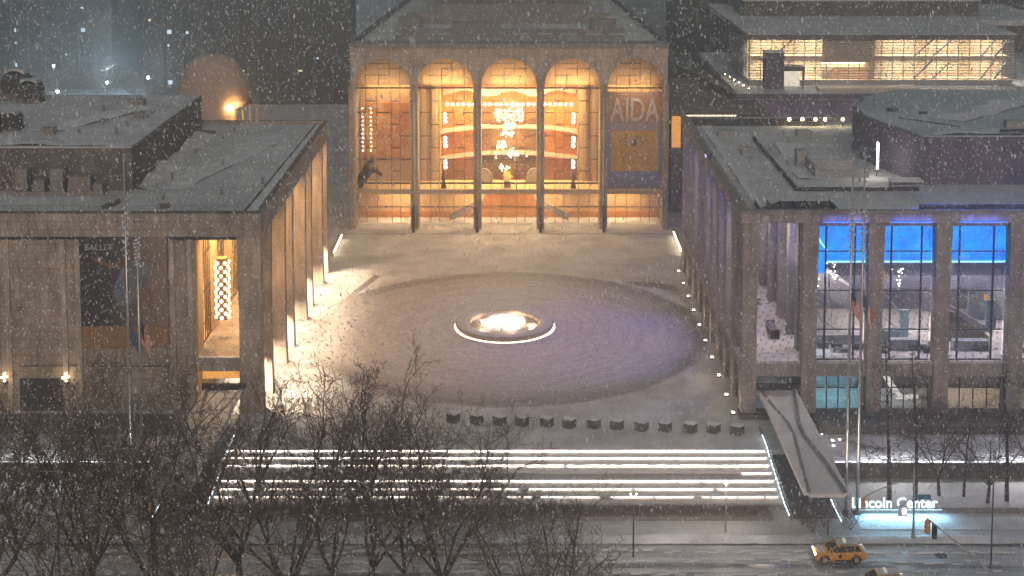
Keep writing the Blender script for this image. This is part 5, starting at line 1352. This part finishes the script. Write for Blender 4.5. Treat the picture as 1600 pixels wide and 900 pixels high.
# ================================================================== TAXI
def prof_car(mb, prof, w0, w1, zlo, zhi):
    pass
def make_taxi(label):
    t_ = thing('taxi', label, 'taxi', (0, 0, 0), 0, 'yellow taxis on the avenue')
    yel = plain('taxi_yellow', (.72, .33, .03), .3, 0, .06); gls = plain('car_glass', (.012, .014, .017), .3); next(n for n in gls.node_tree.nodes if n.type == 'BSDF_PRINCIPLED').inputs['Specular IOR Level'].default_value = .15
    Wd = .93
    # length along -x = front; stations (x, z lower edge, z shoulder, half width)
    st = [(-2.30, .42, .78, .62), (-2.18, .30, .90, .80), (-1.75, .28, 1.00, .91), (-1.10, .28, 1.07, Wd), (-.2, .28, 1.10, Wd), (.9, .28, 1.13, Wd), (1.7, .30, 1.16, .92), (2.16, .36, 1.14, .86), (2.30, .48, 1.02, .76)]
    vs = []; fs = []
    for x, zl, zs_, w in st:
        vs += [(x, -w*.92, zl), (x, -w, (zl+zs_)/2), (x, -w*.97, zs_-.06), (x, -w*.84, zs_), (x, w*.84, zs_), (x, w*.97, zs_-.06), (x, w, (zl+zs_)/2), (x, w*.92, zl)]
    n = len(st)
    for i in range(n-1):
        for j in range(8): fs.append((i*8+j, i*8+(j+1) % 8, i*8+8+(j+1) % 8, i*8+8+j))
    fs += [tuple(range(8)), tuple(range((n-1)*8+7, (n-1)*8-1, -1))]
    MB().add(vs, fs).build('body', yel, t_, True).data.set_sharp_from_angle(angle=R(38))
    # cabin: roof pillars in yellow, glass inset
    cabB = [(-1.12, .82), (-.2, .86), (.9, .86), (1.95, .80)]; cabT = [(-.35, .66), (.2, .70), (1.0, .70), (1.62, .64)]
    vs = []; fs = []
    for (xb, wb), (xt, wt) in zip(cabB, cabT):
        vs += [(xb, -wb, 1.06), (xt, -wt, 1.60), (xt, wt, 1.60), (xb, wb, 1.06)]
    for i in range(3):
        for j in range(3): fs.append((i*4+j, i*4+j+1, i*4+4+j+1, i*4+4+j))
    fs += [(0, 1, 2, 3), (15, 14, 13, 12)]
    MB().add(vs, fs).build('window', gls, t_)
    mb = MB()
    def strip(p, q, r_=.038): mb.tube(p, q, r_, r_, 6)
    for s_ in (-1, 1):
        strip((-1.14, s_*.83, 1.05), (-.36, s_*.67, 1.59)); strip((.30, s_*.87, 1.08), (.45, s_*.71, 1.6), .03); strip((1.22, s_*.85, 1.1), (1.25, s_*.69, 1.6), .045); strip((1.96, s_*.81, 1.08), (1.62, s_*.65, 1.6), .07)
        strip((-.36, s_*.67, 1.6), (1.62, s_*.65, 1.61), .035); strip((-1.14, s_*.84, 1.03), (1.96, s_*.82, 1.08), .03)
    mb.build('pillar', yel, t_, True)
    mb = MB(); mb.prism([(-.36, -.66), (.2, -.71), (1.0, -.71), (1.62, -.65), (1.62, .65), (1.0, .71), (.2, .71), (-.36, .66)], 1.601, 1.67); mb.build('roof', yel, t_, bevel=.03)
    mb = MB(); mb.prism([(-.30, -.58), (1.5, -.58), (1.5, .58), (-.30, .58)], 1.672, 1.73); mb.prism([(-2.05, -.6), (-1.3, -.7), (-1.3, .7), (-2.05, .6)], 1.03, 1.055); mb.each('snow_cover', M['snow'], t_, bevel=.02)
    MB().box(.3, .55, -.35, .35, 1.735, 1.90).build('roof_sign', plain('roof_sign', (.75, .7, .6), .4, 0, .1, 2, (1, .9, .7), .25), t_, bevel=.03)
    for s_ in (-1, 1):
        mb = MB(); mb.tube((-.1 , s_*.68, 1.70), (1.45, s_*.66, 1.70), .025, .025, 5); mb.build('roof_rail', M['black'], t_)
        mb = MB(); mb.box(-2.29, -2.05, s_*.52-.16, s_*.52+.16, .74, .87); mb.build('headlight', glow('headlight', (1, .96, .88), 34), t_)
        mb = MB(); mb.box(2.16, 2.29, s_*.60-.14, s_*.60+.14, .86, 1.02); mb.build('taillight', glow('taillight', (1, .3, .04), 1.2), t_)
        MB().box(-.82, -.62, s_*.98-.10, s_*.98+.10, 1.05, 1.2).build('mirror', yel, t_, bevel=.03)
        for x in (-1.42, 1.38):
            w = MB().tube((x, s_*.70, .36), (x, s_*.945, .36), .36, .36, 20).build('wheel', M['black'], t_)
            MB().tube((x, s_*.946, .36), (x, s_*.96, .36), .23, .21, 12).build('rim', M['steel'], w)
            mb = MB()
            for k in range(11):
                a0, a1 = math.pi*k/11, math.pi*(k+1)/11
                mb.tube((x + .43*math.cos(a0), s_*.93, .38 + .43*math.sin(a0)), (x + .43*math.cos(a1), s_*.93, .38 + .43*math.sin(a1)), .05, .05, 5)
            mb.build('wheel_arch', M['black'], t_)
        MB().box(-.5, 1.2, s_*.93-.03, s_*.93+.03, .27, .40).build('sill', M['black'], t_)
        for x in (-.72, .36, 1.32): MB().box(x-.008, x+.008, s_*.925-.012, s_*.925+.012, .42, 1.04).build('door_seam', M['black'], t_)
        MB().tube((-.05, s_*.925, .74), (-.05, s_*.945, .74), .17, .17, 14).build('door_emblem', M['black'], t_)
        for x in (.22, 1.18): MB().box(x-.11, x+.11, s_*.93-.02, s_*.93+.025, .9, .94).build('door_handle', M['black'], t_)
    MB().box(-2.32, -2.22, -.45, .45, .48, .72).build('grille', M['black'], t_)
    MB().box(2.22, 2.32, -.7, .7, .45, .62).build('bumper', M['black'], t_)
    lamp('SPOT', (-2.5, 0, .8), 900, (1, .95, .85), t_, .2, rot=(0, R(82), R(180)), spot=70, blend=.6)
    return t_
t1 = make_taxi('yellow taxi with its headlights on, driving left past the glowing sign')
ZR = ZS - .16
# second taxi at the bottom edge
copy_tree(t1, (33.2, -63.0, ZR), R(2), 1, 'yellow taxi cut off by the bottom edge of the view')
t1.location = (30.9, -57.6, ZR); t1.rotation_euler.z = R(-1)

# ================================================================== STREET FURNITURE
def signal_head(name_thing, loc, rz=0):
    pass
sp_ = thing('signal_pole', 'grey corner pole with a curved lamp arm and street sign standing before the glowing letters', 'signal pole', (38.6, -54.0, ZS))
MB().tube((38.6, -54.0, ZS), (38.5, -54.0, 5.2), .13, .09, 10).build('pole', M['greypaint'], sp_, True)
MB().tube((38.6, -54.0, ZS), (38.6, -54.0, ZS+.6), .24, .18, 10).build('base', M['greypaint'], sp_)
mb = MB(); mb.path([(38.5, -54, 3.9), (37.3, -54, 3.95), (36.2, -54, 3.6), (35.0, -54, 3.1), (33.9, -54, 2.45)], .055, 6); mb.build('arm', M['greypaint'], sp_)
MB().box(37.1, 37.9, -54.22, -54.1, .75, 1.75).build('signal_box', M['greypaint'], sp_)
mb = MB(); mb.box(38.7, 40.1, -54.02, -53.98, 2.3, 2.75); mb.build('street_sign', plain('street_sign_blue', (.05, .20, .34), .5), sp_)
MB().box(33.75, 34.05, -54.15, -53.85, 1.35, 2.4).build('signal_head', plain('signal_yellow', (.55, .30, .08), .5), sp_)
mb = MB(); mb.box(37.5, 37.75, -54.35, -54.23, 1.0, 1.5); mb.build('walk_light', M['bulb_white'], sp_)
# mast arm reaching over the avenue with two signal heads
ma = thing('traffic_signal', 'mast arm reaching diagonally over the avenue with yellow and black signal heads', 'traffic signal', (39.9, -71.5, ZS))
MB().tube((39.9, -71.5, ZS), (39.9, -71.5, 4.6), .15, .11, 10).build('pole', M['greypaint'], ma, True)
mb = MB(); mb.path([(39.9, -71.5, 4.3), (38.5, -67.5, 4.7), (37.1, -63.2, 4.9)], [.10, .085, .06], 8); mb.build('arm', M['steel'], ma)
mb = MB(); mb.tube((39.9, -71.5, 3.2), (38.6, -67.8, 4.65), .03, .03, 4); mb.build('brace', M['steel'], ma)
sh_ = MB().box(36.95, 37.30, -63.5, -63.15, 3.6, 4.8).build('signal_head', plain('signal_amber', (.60, .30, .05), .45), ma)
for k in range(3): MB().tube((37.0, -63.33, 4.55 - k*.37), (36.86, -63.33, 4.55 - k*.37), .13, .14, 10).build('visor', M['f_orange'], sh_)
MB().box(37.45, 37.80, -63.75, -63.4, 3.3, 4.5).build('signal_head', M['black'], ma)
# thin street poles
M['tip_fill'] = glow('tip_fill', (1, .85, .72), 5)  # glow added to two post tips as fill for street and steps
for i, (x, y, h, lab, m_) in enumerate(((12.4, -57.2, 3.9, 'slim dark pole with a forked tip on the avenue kerb below the steps', M['dark']), (21.4, -52.6, 3.0, 'short thin grey pole on the pavement before the hedge', M['greypaint']), (44.2, -58.8, 6.2, 'slim black pole at the lower right edge of the avenue', M['dark']), (30.8, -53.4, 2.2, 'thin short post by the shrubs under the canopy', M['dark']))):
    t_ = thing('street_post', lab, 'post', (x, y, ZS))
    MB().tube((x, y, ZS-.1), (x, y, h), .075, .055, 8).build('post', m_, t_, True)
    mb = MB(); mb.tube((x, y, h), (x-.28, y, h+.35), .04, .03, 5); mb.tube((x, y, h), (x+.26, y, h+.35), .04, .03, 5); mb.ball((x-.28, y, h+.38), .09, 6, 4); mb.ball((x+.26, y, h+.38), .09, 6, 4); mb.build('tip', M['tip_fill'] if i < 2 else M['steel'], t_)
    if i < 2: lamp('POINT', (x, y+.1, h+.75), 480, (1, .82, .70), t_, .3)  # added fill light, brightens the steps and avenue
for x, y, lab in ((50.5, -50.3, 'small orange topped traffic cone left of the thick street tree'), (53.2, -49.3, 'orange work marker near the right edge on the snowy bed')):
    t_ = thing('traffic_cone', lab, 'cone', (x, y, ZS))
    MB().lathe([(.20, 0), (.05, .62), (.001, .63)], (x, y, ZS+.05), 12).build('cone', M['f_orange'], t_); MB().box(x-.24, x+.24, y-.24, y+.24, ZS-.02, ZS+.05).build('base', M['black'], t_)
# little recessed ground lights right of the canopy
for i, (x, y) in enumerate(((34.4, -33.5), (35.2, -35.2), (36.0, -35.0), (35.0, -36.6), (36.4, -36.4))):
    tag(MB().tube((x, y, .01), (x, y, .06), .14, .14, 8).build('ground_light', M['bulb_white']), 'small round ground light in the snow beside the right canopy', 'ground light', 'ground lights beside the right canopy')
for x, y, s_, lab in ((40.3, -56.9, .55, 'dark snow free manhole lid by the mast arm'),):
    tag(MB().tube((x, y, ZR), (x, y, ZR+.03), s_, s_, 16).build('manhole', M['black']), lab, 'manhole')

# ================================================================== FALLING SNOW
fl_m, t, b, o = newmat('snowflake'); t.nodes.remove(b)
df = node(t, 'ShaderNodeBsdfDiffuse'); df.inputs[0].default_value = (.9, .92, .95, 1); tl = node(t, 'ShaderNodeBsdfTranslucent'); tl.inputs[0].default_value = (.9, .92, .95, 1)
mx = node(t, 'ShaderNodeMixShader'); mx.inputs[0].default_value = .4; t.links.new(df.outputs[0], mx.inputs[1]); t.links.new(tl.outputs[0], mx.inputs[2]); t.links.new(mx.outputs[0], o.inputs[0])
r3 = random.Random(77); vs = []; fs = []
for i in range(NFLAKES):
    d = 5 + 190*r3.random()**.95
    a = r3.uniform(-.52, .52); v = r3.uniform(-.66, .16)
    p = (CAM.x + a*d, CAM.y + d, CAM.z + v*d)
    if p[2] < .5: continue
    s_ = min(max(.00031*d*r3.uniform(.3, 1.25), .003), .06)
    if r3.random() < .05: s_ *= 1.9
    e_ = s_*r3.uniform(1.1, 3.2); lx = r3.uniform(-.1, .38)*e_
    bq = len(vs)
    vs += [(p[0]-lx, p[1], p[2]+e_), (p[0]+lx, p[1], p[2]-e_), (p[0]-s_, p[1], p[2]), (p[0]+s_, p[1], p[2]), (p[0], p[1]-s_, p[2]), (p[0], p[1]+s_, p[2])]
    fs += [(bq, bq+2, bq+4), (bq, bq+4, bq+3), (bq, bq+3, bq+5), (bq, bq+5, bq+2), (bq+1, bq+4, bq+2), (bq+1, bq+3, bq+4), (bq+1, bq+5, bq+3), (bq+1, bq+2, bq+5)]
me = bpy.data.meshes.new('falling_snow'); me.from_pydata(vs, [], fs); me.materials.append(fl_m)
fo = bpy.data.objects.new('falling_snow', me); COL.objects.link(fo)
tag(fo, 'loose snowflakes falling through the night air', 'snow', kind='stuff')
